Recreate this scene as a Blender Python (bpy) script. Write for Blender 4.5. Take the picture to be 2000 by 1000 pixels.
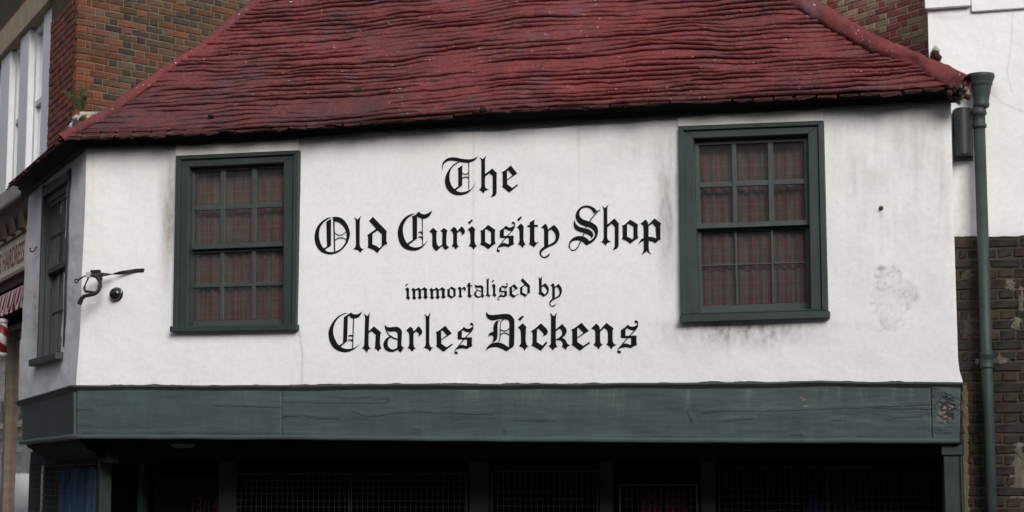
import bpy, bmesh, math, random
import numpy as np
from mathutils import Vector, Matrix
from mathutils.geometry import tessellate_polygon

random.seed(7)
for o in list(bpy.data.objects): bpy.data.objects.remove(o)
scene = bpy.context.scene
col = scene.collection
R = math.radians

# ------------------------------------------------------------------ camera
FPX = 3590.0                                   # focal length in photo pixels (photo 2000 x 1000)
CAM = np.array([0.0, 0.0, 1.75])
PITCH = math.atan(440 / FPX)
cd = bpy.data.cameras.new('camera'); cam = bpy.data.objects.new('camera', cd); col.objects.link(cam)
cd.sensor_width = 36; cd.lens = FPX * 36 / 2000; cd.clip_start = 0.1; cd.clip_end = 1000
cam.location = CAM; cam.rotation_euler = (R(90) + PITCH, 0, 0)
scene.camera = cam

# ------------------------------------------------------------------ sky, sun, exposure
SUN_AZ, SUN_EL = R(163), R(31)                 # compass from +Y clockwise: behind the camera, to the right
w = bpy.data.worlds.new('World'); scene.world = w; w.use_nodes = True
nt = w.node_tree; nt.nodes.clear()
sky = nt.nodes.new('ShaderNodeTexSky'); sky.sky_type = 'NISHITA'; sky.sun_disc = False
sky.sun_elevation = SUN_EL; sky.sun_rotation = SUN_AZ; sky.dust_density = 4.0; sky.air_density = 1.0
hs = nt.nodes.new('ShaderNodeHueSaturation'); hs.inputs['Saturation'].default_value = 0.60
bg = nt.nodes.new('ShaderNodeBackground'); bg.inputs['Strength'].default_value = 0.14
wo = nt.nodes.new('ShaderNodeOutputWorld')
nt.links.new(sky.outputs[0], hs.inputs['Color']); nt.links.new(hs.outputs[0], bg.inputs['Color'])
nt.links.new(bg.outputs[0], wo.inputs['Surface'])
sl = bpy.data.lights.new('sun', 'SUN'); sl.energy = 2.0; sl.angle = R(30); sl.color = (1.0, 0.995, 0.985)
sun = bpy.data.objects.new('sun', sl); col.objects.link(sun)
sdir = Vector((math.sin(SUN_AZ) * math.cos(SUN_EL), math.cos(SUN_AZ) * math.cos(SUN_EL), math.sin(SUN_EL)))
sun.rotation_euler = sdir.to_track_quat('Z', 'Y').to_euler()
sun.location = (6, -6, 14)
scene.view_settings.view_transform = 'Standard'; scene.view_settings.look = 'None'
scene.view_settings.exposure = 0.02; scene.view_settings.gamma = 1.0

# ------------------------------------------------------------------ geometry helpers
cp, sp = math.cos(PITCH), math.sin(PITCH)
def rays(px, py):
    px = np.asarray(px, float); py = np.asarray(py, float)
    x = (px - 1000) / FPX; y = (500 - py) / FPX
    return np.stack([x, cp - y * sp, sp + y * cp], -1)
def proj(p):
    q = np.asarray(p, float) - CAM
    fwd = q[..., 1] * cp + q[..., 2] * sp; up = -q[..., 1] * sp + q[..., 2] * cp
    return 1000 + FPX * q[..., 0] / fwd, 500 - FPX * up / fwd
class Plane:                                    # vertical wall plane; d runs left to right for someone facing it, n points out
    def __init__(s, p, d):
        s.p = np.array([p[0], p[1], 0.0]); d = np.array([d[0], d[1], 0.0]); s.d = d / np.linalg.norm(d)
        s.n = np.array([s.d[1], -s.d[0], 0.0])
    def hit(s, px, py, off=0.0):
        r = rays(px, py); p0 = s.p - CAM + np.asarray(off)[..., None] * s.n
        t = (p0 * s.n).sum(-1) / (r * s.n).sum(-1)
        return CAM + r * t[..., None]
    def pt(s, u, z, off=0.0):
        u = np.asarray(u, float); z = np.asarray(z, float)
        q = s.p + u[..., None] * s.d + np.asarray(off, float)[..., None] * s.n
        return q + z[..., None] * np.array([0, 0, 1.0])
    def uz(s, px, py, off=0.0):
        q = s.hit(px, py, off) - s.p
        return float((q * s.d).sum()), float(q[2])
    def rot(s):
        return Matrix(((s.d[0], -s.n[0], 0), (s.d[1], -s.n[1], 0), (0, 0, 1)))
ZUP = np.array([0, 0, 1.0])
F = Plane((0, 15), (math.cos(R(16.4)), -math.sin(R(16.4))))
CB = F.hit(150, 752)
S = Plane(CB[:2], (math.sin(R(25.6)), -math.cos(R(25.6))))

def vnoise(x, y, seed=0):                       # smooth value noise, 0..1
    x = np.asarray(x, float); y = np.asarray(y, float); x, y = np.broadcast_arrays(x, y)
    xi = np.floor(x).astype(np.int64); yi = np.floor(y).astype(np.int64); fx = x - xi; fy = y - yi
    fx = fx * fx * (3 - 2 * fx); fy = fy * fy * (3 - 2 * fy)
    def h(a, b):
        n = (a * 374761393 + b * 668265263 + seed * 1274126177) & 0x7fffffff
        n = ((n ^ (n >> 13)) * 1274126177) & 0x7fffffff
        return ((n ^ (n >> 16)) & 0xffff) / 65535.0
    return (h(xi, yi) * (1 - fx) + h(xi + 1, yi) * fx) * (1 - fy) + (h(xi, yi + 1) * (1 - fx) + h(xi + 1, yi + 1) * fx) * fy
def fbm(x, y, seed=0, o=4):
    r = 0; a = 0.5; t = 0
    for i in range(o):
        r = r + a * vnoise(np.asarray(x) * 2 ** i, np.asarray(y) * 2 ** i, seed + i * 17); t += a; a *= 0.5
    return r / t

ROOTLOC = {}
def tag(o, label=None, cat=None, group=None, kind=None):
    if label: o['label'] = label
    if cat: o['category'] = cat
    if group: o['group'] = group
    if kind: o['kind'] = kind
    return o
def thing(name, loc, label, cat, group=None):
    o = bpy.data.objects.new(name, None); col.objects.link(o); o.location = loc; o.empty_display_size = 0.2
    ROOTLOC[o] = np.array(loc, float)
    return tag(o, label, cat, group)
def rootloc(o):
    return ROOTLOC.get(o, np.zeros(3)) if o is not None else np.zeros(3)
def link(name, me, mat, parent=None, smooth=False):
    o = bpy.data.objects.new(name, me); col.objects.link(o)
    if mat is not None and not me.materials: me.materials.append(mat)
    if parent is not None: o.parent = parent; ROOTLOC[o] = rootloc(parent)
    if smooth: me.polygons.foreach_set('use_smooth', [True] * len(me.polygons))
    return o
def mesh_obj(name, V, faces, mat, parent=None, smooth=False, origin=None):
    V = np.asarray(V, float).reshape(-1, 3)
    if parent is None:
        c = np.array(origin) if origin is not None else np.array([V[:, 0].mean(), V[:, 1].mean(), V[:, 2].min()])
    else: c = rootloc(parent)
    me = bpy.data.meshes.new(name); me.from_pydata((V - c).tolist(), [], faces); me.update()
    o = link(name, me, mat, parent, smooth)
    if parent is None: o.location = c; ROOTLOC[o] = c
    return o
def grid_obj(name, G, mat, parent=None, mask=None, smooth=True, attrs=None, flip=False, uv=None):
    """G[r,c,3] grid -> mesh (fast). mask[r-1,c-1] True keeps the cell."""
    r, c = G.shape[:2]; idx = np.arange(r * c).reshape(r, c)
    q = np.stack([idx[:-1, :-1], idx[:-1, 1:], idx[1:, 1:], idx[1:, :-1]], -1)
    if flip: q = q[..., ::-1]
    q = q[mask] if mask is not None else q.reshape(-1, 4)
    me = bpy.data.meshes.new(name); loc = rootloc(parent)
    me.vertices.add(r * c); me.vertices.foreach_set('co', (G.reshape(-1, 3) - loc).astype(np.float32).ravel())
    n = len(q); me.loops.add(n * 4); me.loops.foreach_set('vertex_index', q.astype(np.int32).ravel())
    me.polygons.add(n); me.polygons.foreach_set('loop_start', np.arange(0, n * 4, 4, dtype=np.int32))
    me.polygons.foreach_set('loop_total', np.full(n, 4, dtype=np.int32))
    me.update(calc_edges=True)
    if smooth: me.polygons.foreach_set('use_smooth', np.ones(n, dtype=bool))
    for k, a in (attrs or {}).items():
        at = me.attributes.new(k, 'FLOAT', 'POINT'); at.data.foreach_set('value', a.astype(np.float32).ravel())
    return link(name, me, mat, parent)
BOXF = [(0, 1, 2, 3), (7, 6, 5, 4), (4, 5, 1, 0), (5, 6, 2, 1), (6, 7, 3, 2), (7, 4, 0, 3)]
def finish(name, V, faces, mat, parent, bevel=0.0, smooth=False, seg=1):
    if bevel <= 0: return mesh_obj(name, V, faces, mat, parent, smooth)
    V = np.asarray(V, float).reshape(-1, 3); c = rootloc(parent) if parent is not None else np.array([V[:, 0].mean(), V[:, 1].mean(), V[:, 2].min()])
    bm = bmesh.new(); vs = [bm.verts.new(v - c) for v in V]
    for f in faces: bm.faces.new([vs[i] for i in f])
    bmesh.ops.recalc_face_normals(bm, faces=bm.faces)
    bmesh.ops.bevel(bm, geom=list(bm.edges), offset=bevel, segments=seg, affect='EDGES', profile=0.5)
    me = bpy.data.meshes.new(name); bm.to_mesh(me); bm.free()
    o = link(name, me, mat, parent, smooth)
    if parent is None: o.location = c; ROOTLOC[o] = c
    return o
def qverts(quad, pl, of, ob):
    q = np.array(quad, float); f = pl.hit(q[:, 0], q[:, 1], of); b = f - pl.n * (of - ob)
    return np.concatenate([f, b])
def qbox(name, quad, pl, of, ob, mat, parent, bevel=0.003):   # photo quad TL,TR,BR,BL on a wall plane, front at of, back at ob
    return finish(name, qverts(quad, pl, of, ob), BOXF, mat, parent, bevel)
def ubox(name, pl, u0, u1, z0, z1, ob, of, mat, parent, bevel=0.0):
    f = pl.pt(np.array([u0, u1, u1, u0]), np.array([z1, z1, z0, z0]), of); b = f - pl.n * (of - ob)
    return finish(name, np.concatenate([f, b]), BOXF, mat, parent, bevel)
def multibox(name, boxes, mat, parent):          # boxes: list of 8-vertex arrays joined to ONE part
    V = np.concatenate(boxes); fs = []
    for i in range(len(boxes)): fs += [tuple(j + 8 * i for j in f) for f in BOXF]
    return mesh_obj(name, V, fs, mat, parent)
def ubv(pl, u0, u1, z0, z1, ob, of):
    f = pl.pt(np.array([u0, u1, u1, u0]), np.array([z1, z1, z0, z0]), of); return np.concatenate([f, f - pl.n * (of - ob)])
def wbox(x0, x1, y0, y1, z0, z1):
    f = np.array([[x0, y0, z1], [x1, y0, z1], [x1, y0, z0], [x0, y0, z0]]); b = f + np.array([0, y1 - y0, 0]); return np.concatenate([f, b])
def loft(name, base, outs, prof, mat, parent, smooth=False):  # sweep a profile (out, up) along a path with mitred out vectors
    base = np.asarray(base); outs = np.asarray(outs); pr = np.array(prof)
    G = base[None] + pr[:, 0][:, None, None] * outs[None] + pr[:, 1][:, None, None] * ZUP
    o = grid_obj(name, G, mat, parent, smooth=smooth)
    return o
def sweep(name, pts, rx, ry, mat, parent, twist=0.0, n=8, taper=None, smooth=True, closed_ends=True):
    P = np.asarray(pts, float); m = len(P); V = []; tw = np.linspace(0, twist, m) if np.isscalar(twist) else np.asarray(twist)
    T = np.gradient(P, axis=0); T /= np.linalg.norm(T, axis=1)[:, None]
    ref = np.array([0.13, 0.21, 0.97])
    for i in range(m):
        a = np.cross(T[i], ref); a /= np.linalg.norm(a); b = np.cross(a, T[i]); k = taper[i] if taper is not None else 1.0
        for j in range(n):
            th = 2 * math.pi * j / n; ex, ey = rx * k * math.cos(th), ry * k * math.sin(th)
            c, s_ = math.cos(tw[i]), math.sin(tw[i])
            V.append(P[i] + a * (ex * c - ey * s_) + b * (ex * s_ + ey * c))
    fs = [(i * n + j, i * n + (j + 1) % n, (i + 1) * n + (j + 1) % n, (i + 1) * n + j) for i in range(m - 1) for j in range(n)]
    if closed_ends: fs += [tuple(range(n))[::-1], tuple((m - 1) * n + j for j in range(n))]
    return mesh_obj(name, V, fs, mat, parent, smooth)
def crom(P, k=6):                               # smooth polyline through points
    P = np.asarray(P, float); Q = np.vstack([2 * P[0] - P[1], P, 2 * P[-1] - P[-2]]); out = []
    for i in range(1, len(Q) - 2):
        for t in np.linspace(0, 1, k, endpoint=False):
            a, b, c, d = Q[i - 1], Q[i], Q[i + 1], Q[i + 2]
            out.append(0.5 * (2 * b + (c - a) * t + (2 * a - 5 * b + 4 * c - d) * t * t + (3 * b - a - 3 * c + d) * t ** 3))
    out.append(P[-1]); return np.array(out)
def lathe(name, prof, centre, axis, mat, parent, n=20):        # prof: (radius, along axis)
    axis = np.array(axis, float); axis /= np.linalg.norm(axis)
    a = np.cross(axis, [0.3, 0.2, 0.9] if abs(axis[2]) < 0.9 else [1, 0, 0]); a /= np.linalg.norm(a); b = np.cross(axis, a); V = []
    for r, h in prof:
        for j in range(n): V.append(np.array(centre) + axis * h + r * (a * math.cos(2 * math.pi * j / n) + b * math.sin(2 * math.pi * j / n)))
    m = len(prof); fs = [(i * n + j, i * n + (j + 1) % n, (i + 1) * n + (j + 1) % n, (i + 1) * n + j) for i in range(m - 1) for j in range(n)]
    fs += [tuple(range(n))[::-1], tuple((m - 1) * n + j for j in range(n))]
    return mesh_obj(name, V, fs, mat, parent, smooth=True)
def bil(q, u, v):
    q = np.array(q, float); u = np.asarray(u, float)[..., None]; v = np.asarray(v, float)[..., None]
    return (q[0] * (1 - u) + q[1] * u) * (1 - v) + (q[3] * (1 - u) + q[2] * u) * v
def sub(q, u0, u1, v0, v1):
    return [tuple(bil(q, a, b)) for a, b in ((u0, v0), (u1, v0), (u1, v1), (u0, v1))]
def ip(x, pts):
    a = np.array(pts, float); return np.interp(x, a[:, 0], a[:, 1])

# ------------------------------------------------------------------ materials
def srgb(r, g, b):
    return tuple((c / 12.92 if c <= 0.04045 else ((c + 0.055) / 1.055) ** 2.4) for c in (r / 255, g / 255, b / 255))
class M:
    def __init__(s, name, rough=0.7, spec=0.3):
        s.m = bpy.data.materials.new(name); s.m.use_nodes = True; s.t = s.m.node_tree; s.b = s.t.nodes['Principled BSDF']
        s.b.inputs['Roughness'].default_value = rough; s.b.inputs['Specular IOR Level'].default_value = spec
        s.tc = s.n('ShaderNodeTexCoord'); s.co = s.tc.outputs['Object']
    def n(s, t, **k):
        x = s.t.nodes.new(t)
        for a, v in k.items(): setattr(x, a, v)
        return x
    def l(s, a, b): s.t.links.new(a, b)
    def scaled(s, sc):
        mp = s.n('ShaderNodeMapping'); mp.inputs['Scale'].default_value = sc; s.l(s.co, mp.inputs['Vector']); return mp.outputs[0]
    def noise(s, scale, detail=5, rough=0.6, sc=None, dist=0.0):
        x = s.n('ShaderNodeTexNoise'); x.inputs['Scale'].default_value = scale; x.inputs['Detail'].default_value = detail
        x.inputs['Roughness'].default_value = rough; x.inputs['Distortion'].default_value = dist
        s.l(s.scaled(sc) if sc else s.co, x.inputs['Vector']); return x.outputs['Fac']
    def ramp(s, fac, stops, interp='LINEAR'):
        x = s.n('ShaderNodeValToRGB'); cr = x.color_ramp; cr.interpolation = interp
        while len(cr.elements) < len(stops): cr.elements.new(0.5)
        for e, (p, c) in zip(cr.elements, stops): e.position = p; e.color = (c, c, c, 1) if np.isscalar(c) else (*c, 1)
        s.l(fac, x.inputs[0]); return x.outputs[0]
    def mix(s, fac, a, b, mode='MIX'):
        x = s.n('ShaderNodeMix', data_type='RGBA', blend_type=mode)
        for v, k in ((fac, 0), (a, 6), (b, 7)):
            if hasattr(v, 'is_linked'): s.l(v, x.inputs[k])
            elif np.isscalar(v): x.inputs[k].default_value = v
            else: x.inputs[k].default_value = (*v, 1)
        return x.outputs[2]
    def math(s, op, a, b=0.0):
        x = s.n('ShaderNodeMath', operation=op)
        for i, v in enumerate((a, b)):
            if hasattr(v, 'is_linked'): s.l(v, x.inputs[i])
            else: x.inputs[i].default_value = v
        return x.outputs[0]
    def attr(s, name):
        x = s.n('ShaderNodeAttribute', attribute_name=name); return x.outputs['Fac']
    def base(s, c):
        if hasattr(c, 'is_linked'): s.l(c, s.b.inputs['Base Color'])
        else: s.b.inputs['Base Color'].default_value = (*c, 1)
    def rough(s, c): s.l(c, s.b.inputs['Roughness'])
    def bump(s, h, strength=0.3, dist=0.01):
        x = s.n('ShaderNodeBump'); x.inputs['Strength'].default_value = strength; x.inputs['Distance'].default_value = dist
        s.l(h, x.inputs['Height']); prev = s.b.inputs['Normal']
        if prev.is_linked: s.l(prev.links[0].from_socket, x.inputs['Normal'])
        s.l(x.outputs[0], prev)
def simple(name, c, rough=0.7, var=0.25, scale=8, bump=0.15, spec=0.3, c2=None):
    m = M(name, rough, spec); c2 = c2 or tuple(x * (1 - var) for x in c)
    f = m.noise(scale, 6); m.base(m.mix(m.ramp(f, [(0.3, 0.0), (0.7, 1.0)]), c, c2))
    if bump: m.bump(m.noise(scale * 6, 5), bump, 0.004)
    return m.m

def plaster(name, base, dirtc, warm=(0.42, 0.36, 0.26)):
    m = M(name, 0.85, 0.2)
    big = m.noise(1.3, 6, 0.65); c = m.mix(m.ramp(big, [(0.35, 0.0), (0.75, 1.0)]), base, tuple(x * y for x, y in zip(base, (0.94, 0.94, 0.93))))
    fine = m.ramp(m.noise(28, 5, 0.7), [(0.25, 0.9), (0.6, 1.0)]); c = m.mix(1.0, c, fine, 'MULTIPLY')
    streak = m.ramp(m.noise(6, 5, 0.6, sc=(9, 9, 0.5)), [(0.35, 0.93), (0.62, 1.0)]); c = m.mix(0.2, c, streak, 'MULTIPLY')
    brush = m.ramp(m.noise(5, 5, 0.6, sc=(0.5, 0.5, 7)), [(0.35, 0.955), (0.62, 1.0)]); c = m.mix(0.25, c, brush, 'MULTIPLY')
    speck = m.ramp(m.noise(55, 3, 0.5), [(0.70, 0.0), (0.78, 0.5)]); c = m.mix(speck, c, (0.45, 0.42, 0.38))
    dn = m.ramp(m.noise(16, 6, 0.75, sc=(1.5, 1.5, 0.6)), [(0.3, 0.45), (0.65, 1.0)])
    d = m.math('MULTIPLY', m.attr('dirt'), dn); c = m.mix(d, c, dirtc)
    c = m.mix(m.math('MULTIPLY', m.attr('warm'), 0.8), c, warm)
    m.base(c); m.bump(m.noise(2.2, 5, 0.5), 0.3, 0.03); m.bump(m.noise(9, 4, 0.5, sc=(0.6, 0.6, 1.6)), 0.10, 0.008); m.bump(m.noise(70, 5, 0.7), 0.25, 0.003)
    return m.m
MAT_WALL = plaster('white_plaster', (0.79, 0.80, 0.805), (0.17, 0.16, 0.14))
MAT_SIDE = plaster('side_plaster', (0.80, 0.79, 0.82), (0.22, 0.21, 0.20))
MAT_LINTEL = plaster('painted_lintel', (0.76, 0.75, 0.71), (0.2, 0.19, 0.17))
MAT_RENDER = plaster('white_render', (0.82, 0.83, 0.83), (0.2, 0.2, 0.19))

def green_paint(name, c=(0.047, 0.068, 0.064), worn=0.5):
    m = M(name, 0.55, 0.4)
    f = m.noise(2.2, 6, 0.6); k = m.mix(m.ramp(f, [(0.3, 0.0), (0.7, 1.0)]), c, tuple(x * 1.35 for x in c))
    st = m.ramp(m.noise(3, 6, 0.65, sc=(5, 5, 0.35)), [(0.3, 0.82), (0.6, 1.0), (0.8, 1.2)]); k = m.mix(0.8, k, st, 'MULTIPLY')
    sm_ = m.ramp(m.noise(5, 7, 0.7), [(0.3, 0.8), (0.65, 1.08)]); k = m.mix(0.8, k, sm_, 'MULTIPLY')
    # long horizontal splits in the paint
    nz = m.noise(1.5, 3, 0.5, sc=(1.1, 1.1, 9), dist=0.4); line = m.math('ABSOLUTE', m.math('SUBTRACT', nz, 0.5))
    gate = m.ramp(m.noise(1.7, 2, 0.5), [(0.60, 0.0), (0.66, 0.7)])
    crack = m.math('MULTIPLY', m.ramp(line, [(0.0, 1.0), (0.007, 0.0)]), gate)
    k = m.mix(m.math('MULTIPLY', crack, 0.85), k, (0.012, 0.014, 0.013))
    fl = m.ramp(m.noise(9, 6, 0.7, sc=(1, 1, 2.2)), [(0.735, 0.0), (0.75, 1.0)]); k = m.mix(m.math('MULTIPLY', fl, worn), k, (0.02, 0.026, 0.025))
    k = m.mix(m.math('MULTIPLY', m.attr('drip'), m.ramp(m.noise(30, 4, 0.6, sc=(3, 3, 0.2)), [(0.35, 0.0), (0.6, 0.6)])), k, (0.13, 0.16, 0.145))
    k = m.mix(m.attr('crack'), k, (0.010, 0.012, 0.012)); k = m.mix(m.attr('chip'), k, (0.30, 0.20, 0.17))
    m.base(k); m.bump(m.math('MULTIPLY', crack, -1.0), 0.6, 0.006); m.bump(m.noise(9, 6, 0.65, sc=(1, 1, 1.5)), 0.14, 0.006)
    m.bump(m.noise(60, 4, 0.6), 0.2, 0.002)
    return m.m
MAT_GREEN = green_paint('green_fascia_paint', (0.044, 0.066, 0.065))
MAT_CASING = green_paint('green_casing_paint', (0.021, 0.030, 0.028))
MAT_CASING2 = green_paint('green_cracked_casing_paint', (0.025, 0.037, 0.035))
MAT_SASH = green_paint('green_sash_paint', (0.034, 0.046, 0.043), 0.3)
MAT_SASH2 = green_paint('green_worn_sash_paint', (0.040, 0.056, 0.054), 0.3)
MAT_SIDEGREEN = green_paint('side_green_paint', (0.036, 0.046, 0.045))
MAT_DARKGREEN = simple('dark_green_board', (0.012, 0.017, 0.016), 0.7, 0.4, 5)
MAT_POST = simple('shopfront_green', (0.020, 0.034, 0.031), 0.6, 0.4, 6)
MAT_PIPE = simple('drainpipe_green', (0.036, 0.054, 0.049), 0.55, 0.35, 7, 0.25, 0.3)
MAT_BOX = simple('box_green', (0.028, 0.035, 0.033), 0.5, 0.2, 5, 0.05, 0.4)
MAT_BLACK = simple('black_lettering_paint', (0.006, 0.006, 0.007), 0.6, 0.1, 20, 0.05, 0.15)
MAT_IRON = simple('black_iron', (0.010, 0.009, 0.009), 0.6, 0.4, 30, 0.3, 0.3, (0.016, 0.010, 0.008))
MAT_GLOSSBLACK = simple('gloss_black', (0.010, 0.010, 0.011), 0.18, 0.2, 20, 0.0, 0.6)
MAT_STEEL = simple('bare_clamp_metal', (0.45, 0.45, 0.46), 0.4, 0.3, 30, 0.1, 0.5)
MAT_RUST = simple('rusty_iron', (0.10, 0.045, 0.02), 0.85, 0.5, 60, 0.3)
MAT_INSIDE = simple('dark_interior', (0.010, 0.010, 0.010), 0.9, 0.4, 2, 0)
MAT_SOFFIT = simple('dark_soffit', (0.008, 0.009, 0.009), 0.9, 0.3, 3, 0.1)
MAT_WIRE = simple('grey_wire', (0.045, 0.05, 0.052), 0.5, 0.3, 20, 0)
MAT_STONE = simple('sand_stone', (0.38, 0.31, 0.22), 0.9, 0.3, 5, 0.4)
MAT_GREYSTONE = simple('grey_stone', (0.34, 0.33, 0.30), 0.9, 0.35, 6, 0.4)
MAT_GREYPATCH = simple('dirty_grey_mortar', (0.17, 0.15, 0.12), 0.95, 0.6, 12, 0.5)
MAT_WHITEWOOD = simple('white_window_paint', (0.72, 0.73, 0.75), 0.5, 0.1, 5, 0.1, 0.4)
MAT_BROWN = simple('dark_brown_cornice', (0.045, 0.026, 0.017), 0.6, 0.5, 9, 0.3)
MAT_WOOD = simple('weathered_wood', (0.26, 0.20, 0.155), 0.75, 0.4, 9, 0.3)
MAT_CREAM = simple('cream_sign_paint', (0.58, 0.51, 0.43), 0.6, 0.15, 4, 0.1)
MAT_MAROON = simple('maroon_lettering', (0.22, 0.075, 0.065), 0.6, 0.2, 8, 0)
MAT_ORANGE = simple('orange_lettering', (0.16, 0.045, 0.012), 0.7, 0.3, 30, 0)
MAT_MORTAR_YELLOW = simple('buff_mortar', (0.15, 0.12, 0.082), 0.95, 0.25, 20, 0.5)
MAT_MORTAR_PALE = simple('pale_mortar', (0.40, 0.34, 0.27), 0.95, 0.2, 20, 0.4)
MAT_MORTAR_DARK = simple('sooty_mortar', (0.078, 0.064, 0.044), 0.95, 0.5, 6, 0.6, 0.2, (0.04, 0.034, 0.026))
MAT_CREAMWALL = simple('cream_stucco', (0.62, 0.57, 0.46), 0.85, 0.15, 0.6, 0.1)
MAT_OPPBRICK = simple('opposite_brick', (0.030, 0.024, 0.020), 0.9, 0.3, 1.5, 0.2)
MAT_PAVE = simple('paving_stone', (0.20, 0.19, 0.175), 0.9, 0.25, 1.5, 0.2)
MAT_ROAD = simple('asphalt', (0.05, 0.05, 0.052), 0.95, 0.3, 2.0, 0.3)
MAT_FERN = simple('fern_green', (0.045, 0.065, 0.016), 0.7, 0.5, 40, 0)
MAT_MOSS = simple('moss', (0.022, 0.024, 0.010), 0.95, 0.5, 50, 0.6)
MAT_BLUE = simple('blue_cloth', (0.06, 0.20, 0.44), 0.85, 0.4, 12, 0.2)
MAT_PINK = simple('faded_pink_board', (0.30, 0.09, 0.07), 0.8, 0.4, 5, 0.1)
MAT_GREYCLOTH = simple('grey_cloth', (0.10, 0.12, 0.15), 0.85, 0.4, 10, 0.2)
MAT_PLASTIC = simple('pale_plastic', (0.62, 0.65, 0.74), 0.4, 0.25, 14, 0.2, 0.4)
MAT_VAN = simple('silver_van_paint', (0.16, 0.17, 0.19), 0.3, 0.05, 2, 0, 0.5)
MAT_TYRE = simple('tyre_rubber', (0.02, 0.02, 0.02), 0.85, 0.1, 20, 0)
MAT_LAMP = simple('lamp_cover', (0.10, 0.105, 0.11), 0.4, 0.1, 10, 0)

def glass(name, tint=(0.9, 0.92, 0.92), ior=1.5, rough=0.02, dust=0.0):
    m = M(name, rough, 0.5); m.b.inputs['IOR'].default_value = ior
    t = m.n('ShaderNodeBsdfTransparent'); t.inputs[0].default_value = (*tint, 1)
    g = m.n('ShaderNodeBsdfGlossy'); g.inputs['Roughness'].default_value = rough
    bp = m.n('ShaderNodeBump'); bp.inputs['Strength'].default_value = 0.02; bp.inputs['Distance'].default_value = 0.02
    m.l(m.noise(5, 2), bp.inputs['Height']); m.l(bp.outputs[0], g.inputs['Normal'])
    fr = m.n('ShaderNodeFresnel'); fr.inputs['IOR'].default_value = ior
    mx = m.n('ShaderNodeMixShader'); m.l(fr.outputs[0], mx.inputs[0]); m.l(t.outputs[0], mx.inputs[1]); m.l(g.outputs[0], mx.inputs[2])
    df = m.n('ShaderNodeBsdfDiffuse'); df.inputs[0].default_value = (0.45, 0.45, 0.44, 1); m2 = m.n('ShaderNodeMixShader')
    m.l(m.math('MULTIPLY', m.ramp(m.noise(2.5, 6, 0.7), [(0.3, 0.35), (0.7, 1.0)]), dust), m2.inputs[0]); m.l(mx.outputs[0], m2.inputs[1]); m.l(df.outputs[0], m2.inputs[2])
    m.l(m2.outputs[0], m.t.nodes['Material Output'].inputs['Surface'])
    return m.m
MAT_GLASS = glass('old_window_glass', (0.92, 0.92, 0.92), dust=0.045)
MAT_CLEARGLASS = glass('shopfront_pane_glass', (0.85, 0.85, 0.85))
MAT_SHOPGLASS = glass('shop_glass', (0.7, 0.72, 0.72), 1.9)

def tartan():
    m = M('red_tartan_curtain', 0.9, 0.1); m.co = m.tc.outputs['UV']
    def stripes(axis, scale, lo, hi):
        sx = m.n('ShaderNodeSeparateXYZ'); m.l(m.co, sx.inputs[0])
        v = m.math('FRACT', m.math('MULTIPLY', sx.outputs[axis], scale)); v = m.math('ABSOLUTE', m.math('SUBTRACT', v, 0.5))
        return m.ramp(v, [(lo, 0.0), (hi, 1.0)])
    c = m.mix(stripes(0, 7, 0.14, 0.30), (0.27, 0.095, 0.10), (0.215, 0.16, 0.145))
    c = m.mix(m.math('MULTIPLY', stripes(1, 9, 0.2, 0.26), 0.55), c, (0.21, 0.17, 0.155))
    c = m.mix(m.math('MULTIPLY', stripes(0, 14, 0.44, 0.46), 0.5), c, (0.30, 0.25, 0.20))
    c = m.mix(m.math('MULTIPLY', stripes(1, 18, 0.44, 0.46), 0.5), c, (0.30, 0.25, 0.20))
    m.base(c); return m.m
MAT_TARTAN = tartan()
MAT_NET = simple('grey_net_curtain', (0.16, 0.16, 0.165), 0.9, 0.3, 6, 0)

def roofmat(name='red_coated_tiles', base=(0.192, 0.048, 0.048)):
    m = M(name, 0.8, 0.3)
    f = m.noise(0.9, 7, 0.7); c = m.mix(m.ramp(f, [(0.38, 0.0), (0.62, 1.0)]), tuple(x * k for x, k in zip(base, (1.12, 0.9, 0.92))), tuple(x * k for x, k in zip(base, (0.52, 0.72, 0.78))))
    f2 = m.noise(8, 7, 0.75); c = m.mix(m.ramp(f2, [(0.48, 0.0), (0.72, 0.7)]), c, tuple(x * k for x, k in zip(base, (1.45, 1.2, 1.2))))
    f3 = m.ramp(m.noise(2.6, 8, 0.8), [(0.53, 0.0), (0.62, 0.8)]); g3 = m.ramp(m.noise(36, 6, 0.75), [(0.42, 0.0), (0.58, 1.0)])
    c = m.mix(m.math('MULTIPLY', f3, g3), c, (0.115, 0.100, 0.130))
    f4 = m.ramp(m.noise(20, 8, 0.85, sc=(1, 1, 1.4)), [(0.58, 0.0), (0.68, 0.85)]); c = m.mix(f4, c, (0.026, 0.014, 0.016))
    f6 = m.ramp(m.noise(90, 4, 0.7), [(0.35, 0.62), (0.6, 1.1)]); c = m.mix(1.0, c, f6, 'MULTIPLY')
    f5 = m.ramp(m.noise(42, 3, 0.4), [(0.715, 0.0), (0.73, 1.0)]); g5 = m.ramp(m.noise(2.1, 2), [(0.42, 0.0), (0.55, 1.0)])
    c = m.mix(m.math('MULTIPLY', f5, g5), c, (0.55, 0.55, 0.55))
    gr_ = m.math('MULTIPLY', m.attr('grime'), m.ramp(m.noise(6, 7, 0.75), [(0.3, 0.25), (0.65, 1.0)])); c = m.mix(gr_, c, (0.060, 0.036, 0.042))
    m.base(c); m.bump(m.noise(14, 8, 0.8), 1.0, 0.02); m.bump(m.noise(70, 6, 0.8), 0.8, 0.006); return m.m
MAT_ROOF = roofmat()
MAT_EAVETILE = simple('dark_red_tile', (0.075, 0.022, 0.020), 0.85, 0.6, 7, 0.5)
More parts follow.
